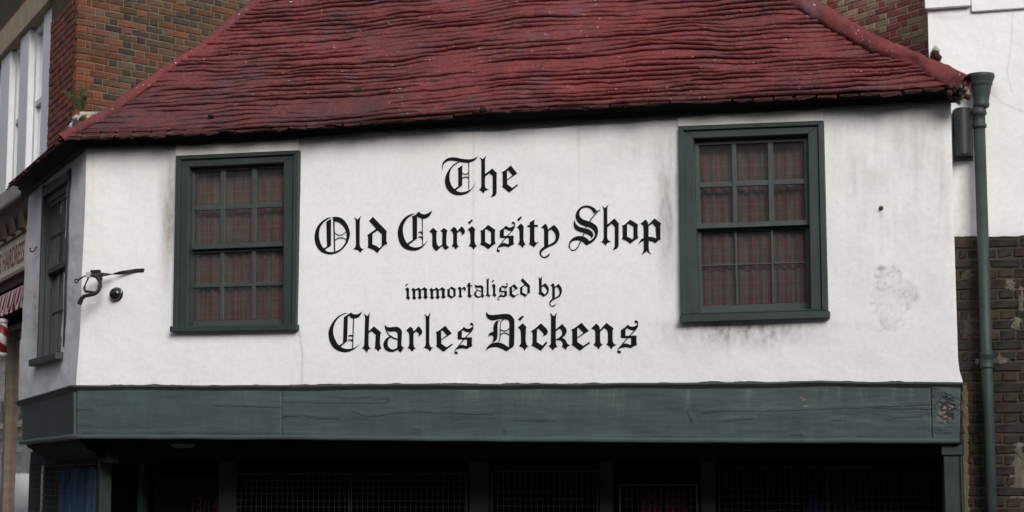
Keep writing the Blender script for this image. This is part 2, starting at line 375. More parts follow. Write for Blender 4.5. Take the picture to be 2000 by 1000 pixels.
def brickmat(name, var=0.35, dirt=0.0):
    m = M(name, 0.9, 0.2); oi = m.n('ShaderNodeObjectInfo'); c = oi.outputs['Color']
    f = m.ramp(m.noise(18, 6, 0.7), [(0.3, 1 - var), (0.7, 1.15)]); c = m.mix(1.0, c, f, 'MULTIPLY')
    sp = m.ramp(m.noise(45, 3, 0.6), [(0.62, 0.0), (0.72, 0.7)]); c = m.mix(sp, c, tuple(x for x in (0.05, 0.04, 0.035)))
    if dirt:
        d = m.ramp(m.noise(2.6, 6, 0.7), [(0.45, 0.0), (0.62, dirt)]); c = m.mix(d, c, (0.10, 0.08, 0.055))
    m.base(c); m.bump(m.noise(40, 6, 0.7), 0.5, 0.004); return m.m
MAT_BRICK = brickmat('weathered_brick'); MAT_SOOTBRICK = brickmat('sooty_brick', 0.5, 0.22)

# ------------------------------------------------------------------ ground
def slab(name, pts, z0, z1, mat):
    n = len(pts); V = [(x, y, z1) for x, y in pts] + [(x, y, z0) for x, y in pts]
    fs = [tuple(range(n)), tuple(range(2 * n - 1, n - 1, -1))] + [(i, i + n, (i + 1) % n + n, (i + 1) % n) for i in range(n)]
    o = mesh_obj(name, V, fs, mat); tag(o, kind='structure'); return o
slab('road', [(-200, -150), (200, -150), (200, 250), (-200, 250)], -0.62, -0.12, MAT_ROAD)
fr = F.pt(np.array([9.0]), np.array([0]), 2.2)[0]; c0 = F.hit(150, 752) + F.n * 2.2 + S.n * 0.6; sfar = S.pt(np.array([-60.0]), np.array([0]), 1.8)[0]
inn1 = S.pt(np.array([-60.0]), np.array([0]), -20)[0]
slab('pavement', [tuple(fr[:2]), (25, 30), tuple(inn1[:2]), tuple(sfar[:2]), tuple(c0[:2])], -0.3, 0.0, MAT_PAVE)

# ================================================================== the shop
SHOPLOC = (float(CB[0]), float(CB[1]), 0.0)
shop = thing('old_shop', SHOPLOC, 'low white plastered corner shop with sagging red tiled roof and black gothic lettering', 'shop')
TL = [(140, 292), (168, 290), (345, 284), (583, 271), (740, 259), (960, 248), (1110, 240), (1325, 227), (1610, 211), (1857, 198), (1900, 196)]
BL = [(140, 752), (560, 752), (700, 750), (1200, 748), (1600, 744), (1890, 746)]
LE = [(200, 171), (290, 168), (400, 165), (520, 160), (620, 157), (700, 152), (752, 148), (800, 148)]
RE = [(150, 1856), (200, 1857), (400, 1862), (600, 1868), (700, 1871), (725, 1874), (750, 1882), (800, 1882)]
# window quads in photo pixels: casing outer, opening
W1C = [(343, 304), (583, 293), (578, 636), (337, 640)]; W1O = [(369, 326), (554, 317), (553, 634), (366, 639)]
W2C = [(1325, 246), (1608, 235), (1617, 607), (1329, 616)]; W2O = [(1354, 270), (1578, 261), (1584, 604), (1362, 611)]
def inside(px, py, q):
    ok = np.ones(np.shape(px), bool)
    for i in range(4):
        x0, y0 = q[i]; x1, y1 = q[(i + 1) % 4]; ok &= ((x1 - x0) * (py - y0) - (y1 - y0) * (px - x0)) > 0
    return ok
def midq(a, b, t=0.6): return [tuple(np.array(p) * (1 - t) + np.array(q) * t) for p, q in zip(a, b)]
def blob(px, py, cx, cy, rx, ry, p=1.0):
    d = ((px - cx) / rx) ** 2 + ((py - cy) / ry) ** 2; return np.exp(-d * p)
NC, NR = 690, 215
uu = np.linspace(0, 1, NC); vv = np.linspace(0, 1, NR); U, V_ = np.meshgrid(uu, vv)
px0 = 148 + U * (1882 - 148); top = ip(px0, TL) - 16; bot = ip(px0, BL) + (fbm(px0 / 25, 0 * px0, 5) - 0.5) * 5
PY = top * (1 - V_) + bot * V_; lx = ip(PY, LE); rx = ip(PY, RE); PX = lx + U * (rx - lx)
textmask = np.clip(1.5 - blob(PX, PY, 950, 500, 400, 260, 1.2) * 2.2, 0, 1)
disp = ((fbm(PX / 240, PY / 180, 1, 3) - 0.5) * 0.035 + (fbm(PX / 60, PY / 60, 2, 4) - 0.5) * 0.010) * textmask
edge = np.maximum(np.exp(-(PX - lx) / 6), np.exp(-(rx - PX) / 6)); disp = disp - edge * 0.004
pn = fbm(PX / 9, PY / 9, 9, 3)
pa = np.clip(blob(PX, PY, 1738, 585, 34, 62) + 0.8 * blob(PX, PY, 1772, 575, 22, 16) - 0.25 + (pn - 0.5) * 0.5, 0, 1); patch = np.clip(pa * 4, 0, 1)
ca = np.abs(fbm(PX / 14, PY / 14, 21, 2) - 0.5); cb_ = np.abs(fbm(PX / 12 + 7, PY / 12, 31, 2) - 0.5)
cracks = np.maximum(np.exp(-ca * 75), np.exp(-cb_ * 75)) * patch
disp -= patch * 0.002 + cracks * 0.0006
st = fbm(PX / 10, PY / 90, 3, 4); bl = fbm(PX / 45, PY / 45, 4, 5); fine = fbm(PX / 5, PY / 9, 6, 4)
dirt = 0.05 * st
dirt += 0.95 * blob(PX, PY, 326, 430, 13, 105) * (0.2 + 1.2 * st) + 0.4 * blob(PX, PY, 333, 360, 8, 70)
dirt += 0.85 * blob(PX, PY, 1303, 400, 20, 120) * (0.2 + 1.2 * st) + 0.45 * blob(PX, PY, 1250, 292, 90, 30) * bl
dirt += 0.9 * blob(PX, PY, 1440, 650, 110, 26) * (0.1 + 1.2 * fine * st * 2) + 0.3 * blob(PX, PY, 1335, 560, 12, 70) * st
dirt += 0.21 * np.clip((PX - 1600) / 60, 0, 1) * np.clip((620 - PY) / 330, 0, 1) * np.clip(st * 2.2 - 0.6, 0, 1.2) * (0.5 + bl)
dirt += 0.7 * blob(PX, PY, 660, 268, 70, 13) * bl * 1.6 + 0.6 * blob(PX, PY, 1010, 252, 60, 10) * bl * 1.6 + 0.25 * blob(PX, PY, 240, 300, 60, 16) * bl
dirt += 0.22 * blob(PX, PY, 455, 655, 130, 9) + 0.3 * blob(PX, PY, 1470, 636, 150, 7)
dirt += 0.42 * cracks + 0.04 * patch * fine * 2 + 0.4 * blob(PX, PY, 1778, 578, 16, 14) * np.clip(fine * 2 - 0.5, 0, 1) + 0.35 * np.exp(-((pa - 0.2) / 0.08) ** 2) * (PX > 1680) * (PX < 1800) * (PY > 500) * (PY < 650) * fine
dirt += 0.9 * blob(PX, PY, 1722, 524, 10, 4) + 0.5 * blob(PX, PY, 1721, 415, 3, 10)
ckx = np.interp(PY, [640, 665, 700, 752], [583, 588, 592, 590]); dirt += 0.45 * np.exp(-((PX - ckx) / 1.6) ** 2) * (PY > 640)
dirt += 0.25 * blob(PX, PY, 230, 592, 24, 14) * bl + 0.15 * blob(PX, PY, 175, 600, 30, 40) * bl
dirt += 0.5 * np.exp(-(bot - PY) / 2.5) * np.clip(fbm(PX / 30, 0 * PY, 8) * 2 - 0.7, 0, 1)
dirt += 0.5 * np.clip(fbm(PX / 4, PY / 4, 77, 2) - 0.8, 0, 1) * 5 * blob(PX, PY, 1150, 360, 60, 50)
warm = 0.22 * np.clip((420 - PY) / 200, 0, 1) * bl
for lx_, y1 in ((180, 460), (925, 740), (945, 330), (1131, 420), (1128, 330)):
    warm += 0.35 * np.exp(-((PX - lx_ + (PY - 300) * 0.004) / 2.0) ** 2) * np.clip((y1 - PY) / 150, 0, 1) * (0.4 + st)
warm += 0.2 * blob(PX, PY, 325, 430, 16, 150) + 0.25 * np.clip((PX - 1600) / 80, 0, 1) * np.clip((430 - PY) / 230, 0, 1) * bl
G = F.hit(PX, PY, 0.0) + disp[..., None] * F.n
cx = (PX[:-1, :-1] + PX[1:, 1:]) / 2; cy = (PY[:-1, :-1] + PY[1:, 1:]) / 2
mask = ~(inside(cx, cy, midq(W1C, W1O)) | inside(cx, cy, midq(W2C, W2O)))
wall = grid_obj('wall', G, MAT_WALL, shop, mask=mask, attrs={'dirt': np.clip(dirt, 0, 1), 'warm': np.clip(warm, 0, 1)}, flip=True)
# right return of the wall, running back to the neighbour
e = G[:, -1]; ret = np.stack([e, e - F.n * 0.34 - F.d * 0.02], 1); z0 = np.zeros(ret.shape[:2])
grid_obj('wall_return', ret, MAT_WALL, shop, attrs={'dirt': z0 + 0.2, 'warm': z0}, flip=True)
# side wall
SQ_T = [(168, 290), (55, 381)]; SQ_B = [(148, 752), (35, 783)]
NC2, NR2 = 90, 200
U2, V2 = np.meshgrid(np.linspace(0, 1, NC2), np.linspace(0, 1, NR2))
cr = [(G[0, 0]), (G[-1, 0])]
farT = S.hit(np.array(55.), np.array(375.)) + ZUP * 0.10; farB = S.hit(np.array(35.), np.array(783.))
# photo coordinates along the side wall follow the true perspective of the plane
nearE = np.stack([np.interp(np.linspace(0, 1, NR2), np.linspace(0, 1, NR), G[:, 0, k]) for k in range(3)], -1)
farE = farT[None] * (1 - np.linspace(0, 1, NR2)[:, None]) + farB[None] * np.linspace(0, 1, NR2)[:, None]
farE = farE + S.d * ((fbm(np.linspace(0, 9, NR2), 0 * np.linspace(0, 9, NR2), 12) - 0.5) * 0.03)[:, None]
G2 = nearE[:, None] * (1 - U2[..., None]) + farE[:, None] * U2[..., None]
PX2, PY2 = proj(G2)
d2 = (fbm(U2 * 6, V2 * 9, 14, 4) - 0.5) * 0.03 * np.clip(U2 * 8, 0, 1); G2 = G2 + d2[..., None] * S.n
s2 = fbm(U2 * 24, V2 * 5, 15, 4)
dirt2 = 0.15 * s2 + 0.75 * blob(PX2, PY2, 69, 610, 6, 60) * fbm(U2 * 40, V2 * 60, 16, 4) * 1.5 + 0.3 * blob(PX2, PY2, 98, 710, 18, 14)
WSO = [(88, 377), (132, 346), (120, 688), (74, 699)]
cx2 = (PX2[:-1, :-1] + PX2[1:, 1:]) / 2; cy2 = (PY2[:-1, :-1] + PY2[1:, 1:]) / 2
mask2 = ~inside(cx2, cy2, WSO)
side = grid_obj('side_wall', G2, MAT_SIDE, shop, mask=mask2, attrs={'dirt': np.clip(dirt2, 0, 1), 'warm': 0.1 * s2}, flip=False)

# ---- lettering: traced glyphs, coordinates in an 11.11x enlargement of the wall
CR = {1: (860, 300), 2: (610, 415), 3: (775, 408), 4: (935, 418), 5: (1100, 398), 6: (1180, 410), 7: (635, 605), 8: (785, 605), 9: (945, 605), 10: (1095, 605), 11: (780, 530), 12: (940, 530)}
SC = 1000 / 90
def P(*pts): return ('P', pts, ())
def PH(pts, *holes): return ('P', pts, holes)
def L(w, *pts): return ('L', pts, w)
GL = {
 'T': (1, [P((55,365),(35,300,1),(45,220,1),(90,150,1),(170,95,1),(280,78,1),(400,95,1),(520,118,1),(640,122,1),(740,100,1),(828,48),(770,125,1),(700,170,1),(620,195,1),(520,195,1),(400,175,1),(270,152,1),(170,160,1),(90,210,1),(50,280,1)),
   P((400,176),(300,225,1),(200,330,1),(125,460,1),(100,590,1),(120,710,1),(180,810,1),(270,875,1),(380,900,1),(500,890,1),(610,845,1),(700,755,1),(750,670,1),(768,600),(735,680,1),(660,770,1),(560,820,1),(440,835,1),(340,800,1),(250,700,1),(205,580,1),(200,460,1),(225,360,1),(290,265,1),(420,185)),
   P((368,330),(485,245),(475,330),(475,690),(330,795),(290,775),(390,710),(390,345)),
   L(19,(617,190),(620,780)), L(17,(470,415),(510,440),(545,446),(580,438),(612,412)), L(20,(470,545),(505,516),(545,508),(580,512),(612,524))]),
 'h': (1, [P((845,68),(890,100,1),(922,115),(950,90,1),(1000,42),(975,110,1),(970,200),(972,440),(1128,320),(1230,425),(1222,450),(1222,800,1),(1215,870,1),(1170,925,1),(1085,942),(1120,900,1),(1135,840,1),(1135,490),(1065,425),(972,500),(968,680),(985,740,1),(1050,780),(985,800,1),(928,862),(895,815,1),(832,788),(870,760,1),(890,700),(888,180),(878,120,1))]),
 'e': (1, [PH(((1530,255),(1670,428),(1452,580),(1450,660),(1560,742),(1670,662),(1692,680),(1498,845),(1335,715),(1355,690),(1352,430),(1330,405),(1400,365)), ((1447,380),(1470,360),(1565,470),(1450,560)))]),
 'O': (2, [P((405,98),(300,130,1),(180,215,1),(90,340,1),(48,500,1),(60,640,1),(120,780,1),(220,870,1),(370,910,1),(510,885,1),(650,800,1),(760,660,1),(815,500,1),(800,360,1),(740,230,1),(650,130,1),(540,95,1),(432,98),(450,150),(458,195),(540,205,1),(620,250,1),(690,330,1),(735,430,1),(740,530,1),(715,650,1),(640,760,1),(540,830,1),(420,858,1),(310,835,1),(220,740,1),(165,620,1),(145,490,1),(160,360,1),(210,260,1),(290,180,1),(407,106)),
   P((302,198),(408,140),(405,720),(270,805),(235,780),(318,738)), L(30,(466,150),(484,855)), L(18,(488,442),(540,480),(600,490),(660,475),(737,412)), L(20,(488,606),(550,560),(620,546),(690,560),(737,592))]),
 'l': (2, [P((905,100),(950,125,1),(980,155),(1010,120,1),(1070,65),(1040,130,1),(1030,220),(1028,680),(1040,740,1),(1080,785,1),(1135,772),(1095,805,1),(1040,875),(990,820,1),(885,792),(930,755,1),(945,690),(942,250),(935,160,1))]),
 'd': (2, [PH(((1315,92),(1620,408),(1608,450),(1608,620),(1630,678),(1540,730,1),(1410,882),(1330,810,1),(1198,762),(1210,735),(1208,510),(1190,492),(1385,355),(1230,180)), ((1412,390),(1505,470),(1505,720),(1455,775),(1395,725),(1305,690),(1305,465)))]),
 'C': (3, [P((400,97),(300,115,1),(180,180,1),(80,300,1),(25,450,1),(25,600,1),(75,760,1),(180,865,1),(330,905,1),(460,890,1),(570,820,1),(640,730,1),(682,640),(640,710,1),(570,785,1),(480,825,1),(380,835,1),(280,800,1),(200,710,1),(150,590,1),(132,450,1),(150,340,1),(220,220,1),(300,155,1)),
   P((478,55),(530,100,1),(600,115,1),(680,90,1),(770,32),(740,110,1),(680,180,1),(590,215,1),(510,200,1),(442,160),(440,640),(250,785),(215,755),(345,670),(340,200),(325,160),(400,130,1)),
   L(22,(553,205),(560,785)), P((455,525),(490,490,1),(545,492),(548,560),(520,525,1),(490,515,1)), P((455,632),(490,592,1),(545,597),(548,665),(520,625,1),(490,618,1))]),
 'u': (3, [P((788,408),(878,490),(862,530,1),(862,720),(885,785,1),(920,818),(985,770),(988,560),(985,510,1),(942,480),(1022,410),(1105,472),(1085,510),(1078,600),(1078,740,1),(1095,800,1),(1140,822),(1070,892),(1020,855,1),(990,800),(858,915),(800,860,1),(770,800),(768,580),(755,525,1),(705,485))]),
 'r': (3, [P((1240,385),(1290,425,1),(1315,478),(1408,375),(1465,440,1),(1480,490,1),(1460,540,1),(1385,588),(1412,545,1),(1400,515,1),(1362,480),(1310,525),(1308,740),(1330,800,1),(1365,815),(1320,830,1),(1275,882),(1240,830,1),(1188,808),(1215,770,1),(1225,720),(1222,560),(1205,500,1),(1160,465))]),
 'i': (3, [P((1632,370),(1702,440),(1692,480),(1688,700),(1710,775,1),(1748,800),(1705,830,1),(1665,888),(1630,830,1),(1558,800),(1590,760,1),(1598,720),(1595,560),(1580,490,1),(1535,450)), P((1630,222),(1652,250),(1578,332),(1542,292))]),
 'o': (4, [PH(((202,232),(360,340),(352,400),(352,590),(370,635),(290,690,1),(205,765),(120,700,1),(28,658),(50,620),(48,400),(32,370),(100,330,1)), ((160,325),(265,390),(268,625),(245,665),(140,605),(140,345)))]),
 's': (4, [P((588,248),(630,280,1),(690,290,1),(750,260,1),(788,225),(770,310,1),(700,365),(640,355,1),(570,320),(548,345),(545,475),(758,468),(755,600),(765,655),(710,680,1),(648,720),(560,700,1),(430,725),(510,632),(560,628,1),(640,655),(652,640),(652,520),(458,515),(458,355),(530,310,1)),
   L(20,(783,270),(740,345),(600,500),(480,650),(415,730),(398,785)), P((717,190),(725,170,1),(745,162,1),(765,170,1),(773,190,1),(765,210,1),(745,218,1),(725,210,1)), P((404,797),(412,777,1),(432,769,1),(452,777,1),(460,797,1),(452,817,1),(432,825,1),(412,817,1)), L(22,(750,172),(775,195),(783,240)), L(18,(398,770),(400,795),(420,815))]),
 't': (4, [P((1222,118),(1205,170),(1208,235),(1293,232),(1278,278),(1208,280),(1212,560),(1235,615,1),(1325,600),(1265,640,1),(1198,728),(1160,690,1),(1085,650),(1108,610),(1112,285),(1048,285),(1062,240),(1108,238),(1102,180))]),
 'y': (4, [PH(((1445,208),(1490,260,1),(1502,335),(1635,232),(1715,320,1),(1755,430,1),(1735,550,1),(1660,650,1),(1520,715,1),(1420,775,1),(1365,830,1),(1360,880,1),(1400,925,1),(1460,915,1),(1520,870,1),(1555,850),(1520,915,1),(1440,955,1),(1370,935,1),(1320,875,1),(1325,800,1),(1370,740,1),(1420,705),(1418,400),(1410,320,1),(1352,292)), ((1512,380),(1570,330),(1640,400,1),(1670,500,1),(1630,600,1),(1512,672)))]),
 'S': (5, [P((735,158),(680,95,1),(590,48,1),(500,35,1),(400,60,1),(310,140,1),(268,240,1),(280,330,1),(340,420,1),(440,475,1),(560,510,1),(640,560,1),(685,630,1),(680,700,1),(640,760,1),(570,810),(495,905),(640,830,1),(730,720,1),(758,600,1),(730,490,1),(640,415,1),(540,375,1),(430,335,1),(370,280,1),(352,210,1),(380,130,1),(440,90,1),(510,80,1),(580,105,1),(635,160,1),(665,220)),
   P((574,806),(500,740,1),(420,705,1),(320,698,1),(220,735,1),(145,810,1),(115,900,1),(130,960,1),(175,1005),(150,940,1),(145,890,1),(170,840,1),(230,800,1),(310,790,1),(390,810,1),(450,850,1),(497,905)),
   L(24,(165,985),(190,1005),(225,1010),(265,995),(300,965),(335,910),(382,800)), L(24,(420,712),(462,625)), L(22,(485,528),(514,484)), L(24,(572,388),(640,290),(700,220),(740,175),(798,130)),
   P((248,345),(270,420,1),(340,490,1),(450,525,1),(560,555,1),(630,610,1),(655,670,1),(640,720,1),(605,755),(600,710,1),(550,670,1),(460,630,1),(350,600,1),(270,555,1),(230,480,1),(228,400,1))]),
 'p': (6, [PH(((895,208),(940,250,1),(955,320),(1092,185),(1248,298),(1222,330),(1222,590),(1232,632),(1170,670,1),(1112,728),(1050,690,1),(968,665),(968,850),(985,910,1),(1030,965),(960,930,1),(918,890),(880,930,1),(800,985),(845,910,1),(858,860),(858,675),(800,695,1),(745,755),(765,690,1),(810,630,1),(858,605),(855,420),(845,340,1),(788,298)), ((965,355),(1045,292),(1115,370),(1130,620),(1060,590,1),(965,580)))]),
 'C2': (7, [P((490,68),(400,80,1),(270,150,1),(150,290,1),(80,440,1),(75,570,1),(110,710,1),(200,840,1),(330,905,1),(470,920,1),(590,880,1),(700,800,1),(772,720),(700,785,1),(600,835,1),(490,850,1),(390,830,1),(290,760,1),(215,640,1),(175,490,1),(185,370,1),(240,240,1),(330,140,1),(420,95,1)),
   P((560,58),(610,90,1),(680,100,1),(750,75,1),(805,30),(770,110,1),(710,170,1),(630,190,1),(560,175,1),(520,130),(495,150),(478,680),(330,800),(295,775),(388,720),(405,160)),
   L(24,(618,185),(597,835)), P((492,590),(520,548,1),(598,546),(592,588),(540,572,1)), P((490,685),(520,645,1),(595,646),(590,690),(540,662,1))]),
 'h2': (7, [P((835,85),(880,110,1),(910,140),(945,100,1),(990,35),(965,110,1),(958,200),(945,460),(1062,358),(1225,500),(1198,545,1),(1192,740),(1205,800,1),(1235,838),(1195,850,1),(1150,912),(1115,860,1),(1062,828),(1085,790,1),(1095,540),(1000,462),(945,512),(942,760),(960,810,1),(1000,838),(950,855,1),(895,935),(860,870,1),(798,830),(840,790,1),(850,720),(868,180),(855,125,1))]),
 'a': (7, [PH(((1295,312),(1330,360,1),(1400,380,1),(1540,368,1),(1620,395,1),(1665,460,1),(1668,520),(1655,760),(1680,800,1),(1722,828),(1690,850,1),(1640,932),(1600,900,1),(1580,862),(1500,905,1),(1410,915,1),(1310,870,1),(1262,770,1),(1285,680,1),(1340,610,1),(1400,580),(1340,500,1),(1300,400,1)), ((1335,440),(1400,475,1),(1520,470,1),(1572,510),(1570,630),(1480,590,1),(1390,530,1)), ((1425,602),(1500,640,1),(1570,655),(1565,820),(1500,855,1),(1430,850,1),(1370,790,1),(1358,720,1),(1380,640,1)))]),
 'D': (9, [P((60,40),(90,90,1),(170,112,1),(300,102,1),(440,90,1),(560,100,1),(640,180,1),(665,280,1),(660,740),(640,800,1),(580,840),(485,902),(400,850,1),(290,812,1),(170,815,1),(90,850,1),(38,885),(80,800,1),(160,735,1),(280,708,1),(400,730,1),(490,780,1),(545,815),(555,300),(530,230,1),(450,205),(330,205,1),(200,230,1),(110,205,1),(55,140,1),(45,80,1)),
   P((365,230),(320,250,1),(300,320),(298,560),(280,640,1),(230,690,1),(165,722),(195,670,1),(205,610),(205,575),(150,550,1),(90,590),(110,530,1),(150,490,1),(205,475),(205,370),(225,300,1),(270,245,1),(320,230,1)),
   L(20,(435,200),(385,245),(358,320),(352,560),(345,640),(310,718)), L(20,(356,428),(400,450),(450,458),(500,445),(558,403)), L(20,(356,550),(400,515),(450,503),(500,512),(558,552))]),
 'c': (9, [P((1240,292),(1360,410,1),(1388,475,1),(1360,540,1),(1270,578),(1295,540,1),(1280,500,1),(1180,405),(1155,430),(1150,700),(1270,775),(1355,688),(1380,718),(1240,890),(1030,770),(1055,735),(1055,510,1),(1018,470),(1130,390))]),
 'k': (9, [PH(((1432,68),(1480,100,1),(1515,142),(1550,100,1),(1592,65),(1570,130,1),(1562,220),(1562,425),(1702,305),(1780,400,1),(1800,460,1),(1770,540,1),(1705,605),(1770,650,1),(1810,730,1),(1875,772),(1820,800,1),(1770,875),(1740,830,1),(1685,800),(1712,760,1),(1690,690,1),(1630,660,1),(1562,660),(1562,720),(1580,780,1),(1610,802),(1550,825,1),(1492,885),(1460,830,1),(1405,788),(1445,750,1),(1455,700),(1458,200),(1450,120,1)), ((1562,470),(1650,405),(1690,460,1),(1695,530,1),(1650,590,1),(1562,640)))]),
 'n': (10, [P((768,298),(830,350,1),(858,430),(992,282),(1155,405),(1130,440),(1128,660),(1150,730,1),(1215,765),(1150,790,1),(1095,862),(1060,800,1),(990,752),(1018,720,1),(1025,680),(1025,520),(1010,450,1),(945,395),(858,480),(858,680),(875,730,1),(920,758),(870,790,1),(822,862),(780,800,1),(708,765),(740,730,1),(752,680),(750,500),(735,440,1),(660,408))]),
 'm': (11, [P((305,352),(345,395),(425,345),(468,395),(545,338),(612,392),(598,420),(598,530),(620,560),(570,602),(515,565),(535,540),(535,420),(520,400),(470,415),(470,530),(490,570),(445,612),(395,570),(418,540),(415,420),(400,405),(348,425),(345,540),(365,580),(325,620),(275,575),(292,545),(285,430),(262,395))]),
 'b': (12, [PH(((1225,110),(1260,135,1),(1280,155),(1300,130,1),(1335,90),(1315,160,1),(1312,310),(1385,250),(1450,330,1),(1470,400,1),(1440,490,1),(1350,555),(1290,510,1),(1230,482),(1255,455),(1252,200),(1245,140,1)), ((1312,345),(1355,320),(1405,380,1),(1425,430,1),(1380,500),(1312,440)))]),
}
TEXT = ['T', 'h', 'e', 'O', 'l', 'd', 'C', 'u', 'r', 'i', 'o', 's', ('i', 4, 828, 45, 1025, 745), 't', 'y', 'S', ('h', 5, 822, 8, 1212, 1000), ('o', 5, 1268, 342, 1635, 868), 'p',
  ('i', 11, 122, 262, 242, 628), 'm', ('m', 11, 650, 340, 1008, 612), ('o', 11, 1030, 328, 1232, 592), ('r', 11, 1262, 325, 1445, 582), ('t', 11, 1455, 232, 1602, 585), ('a', 11, 1620, 272, 1853, 578),
  ('l', 12, 88, 130, 215, 568), ('i', 12, 222, 178, 335, 568), ('s', 12, 350, 250, 578, 622), ('e', 12, 598, 275, 812, 578), ('d', 12, 832, 148, 1068, 562), 'b', ('y', 12, 1475, 250, 1752, 768),
  'C2', 'h2', 'a', ('r', 8, 90, 352, 440, 912), ('l', 8, 465, 50, 692, 912), ('e', 8, 728, 345, 1108, 912), ('s', 8, 1138, 280, 1558, 962),
  'D', ('i', 9, 735, 120, 975, 890), 'c', 'k', ('e', 10, 225, 280, 640, 888), 'n', ('s', 10, 1228, 228, 1690, 945)]
def smoothpath(pts):
    n = len(pts); out = []
    A = [np.array(p[:2], float) for p in pts]; sm = [len(p) > 2 for p in pts]
    for i in range(n):
        a, b = A[i], A[(i + 1) % n]; sa, sb = sm[i], sm[(i + 1) % n]; out.append(a)
        if sa or sb:
            ta = (b - A[i - 1]) / 2 if sa else (b - a); tb = (A[(i + 2) % n] - a) / 2 if sb else (b - a)
            for t in (0.25, 0.5, 0.75):
                h = [2 * t ** 3 - 3 * t * t + 1, t ** 3 - 2 * t * t + t, -2 * t ** 3 + 3 * t * t, t ** 3 - t * t]
                out.append(h[0] * a + h[1] * ta + h[2] * b + h[3] * tb)
    return np.array(out)
def glyph_polys(els):
    res = []
    for k, pts, x in els:
        if k == 'P': res.append([smoothpath(pts)] + [smoothpath(h) for h in x])
        else:
            p = crom(pts, 4) if len(pts) > 2 else np.array(pts, float); t = np.gradient(p, axis=0); t /= np.linalg.norm(t, axis=1)[:, None]
            nn = np.stack([-t[:, 1], t[:, 0]], -1) * x / 2; res.append([np.concatenate([p + nn, (p - nn)[::-1]])])
    return res
WALLSAMP = None
for item in TEXT:
    key = item if isinstance(item, str) else item[0]; crop, els = GL[key]; polys = glyph_polys(els)
    allp = np.concatenate([r for p in polys for r in p]); lo, hi = allp.min(0), allp.max(0)
    V = []; fs = []
    for j, p in enumerate(polys):
        tris = tessellate_polygon([[Vector((a[0], a[1], 0)) for a in r] for r in p]); k0 = len(V)
        for r in p:
            for a in r:
                if isinstance(item, str): q = a / SC + np.array(CR[crop])
                else:
                    c2, x0, y0, x1, y1 = item[1:]; q = (np.array([x0, y0]) + (a - lo) / (hi - lo) * np.array([x1 - x0, y1 - y0])) / SC + np.array(CR[c2])
                V.append((q[0], q[1], 0.0045 + 0.0004 * j))
        for t in tris:
            a, b, c = (np.array(V[k0 + i][:2]) for i in t); cr_ = (b - a)[0] * (c - a)[1] - (b - a)[1] * (c - a)[0]
            fs.append(tuple(k0 + i for i in (t if cr_ < 0 else t[::-1])))
    V = np.array(V)
    # follow the plaster: sample the wall displacement under each point
    iu = np.clip(((V[:, 0] - 155) / (1868 - 155) * (NC - 1)).astype(int), 0, NC - 1)
    iv = np.clip((V[:, 1] - np.interp(V[:, 0], *np.array(TL).T) + 16) / (np.interp(V[:, 0], *np.array(BL).T) - np.interp(V[:, 0], *np.array(TL).T) + 16) * (NR - 1), 0, NR - 1).astype(int)
    W = F.hit(V[:, 0], V[:, 1], V[:, 2] + disp[iv, iu])
    mesh_obj('letter', W, fs, MAT_BLACK, wall)

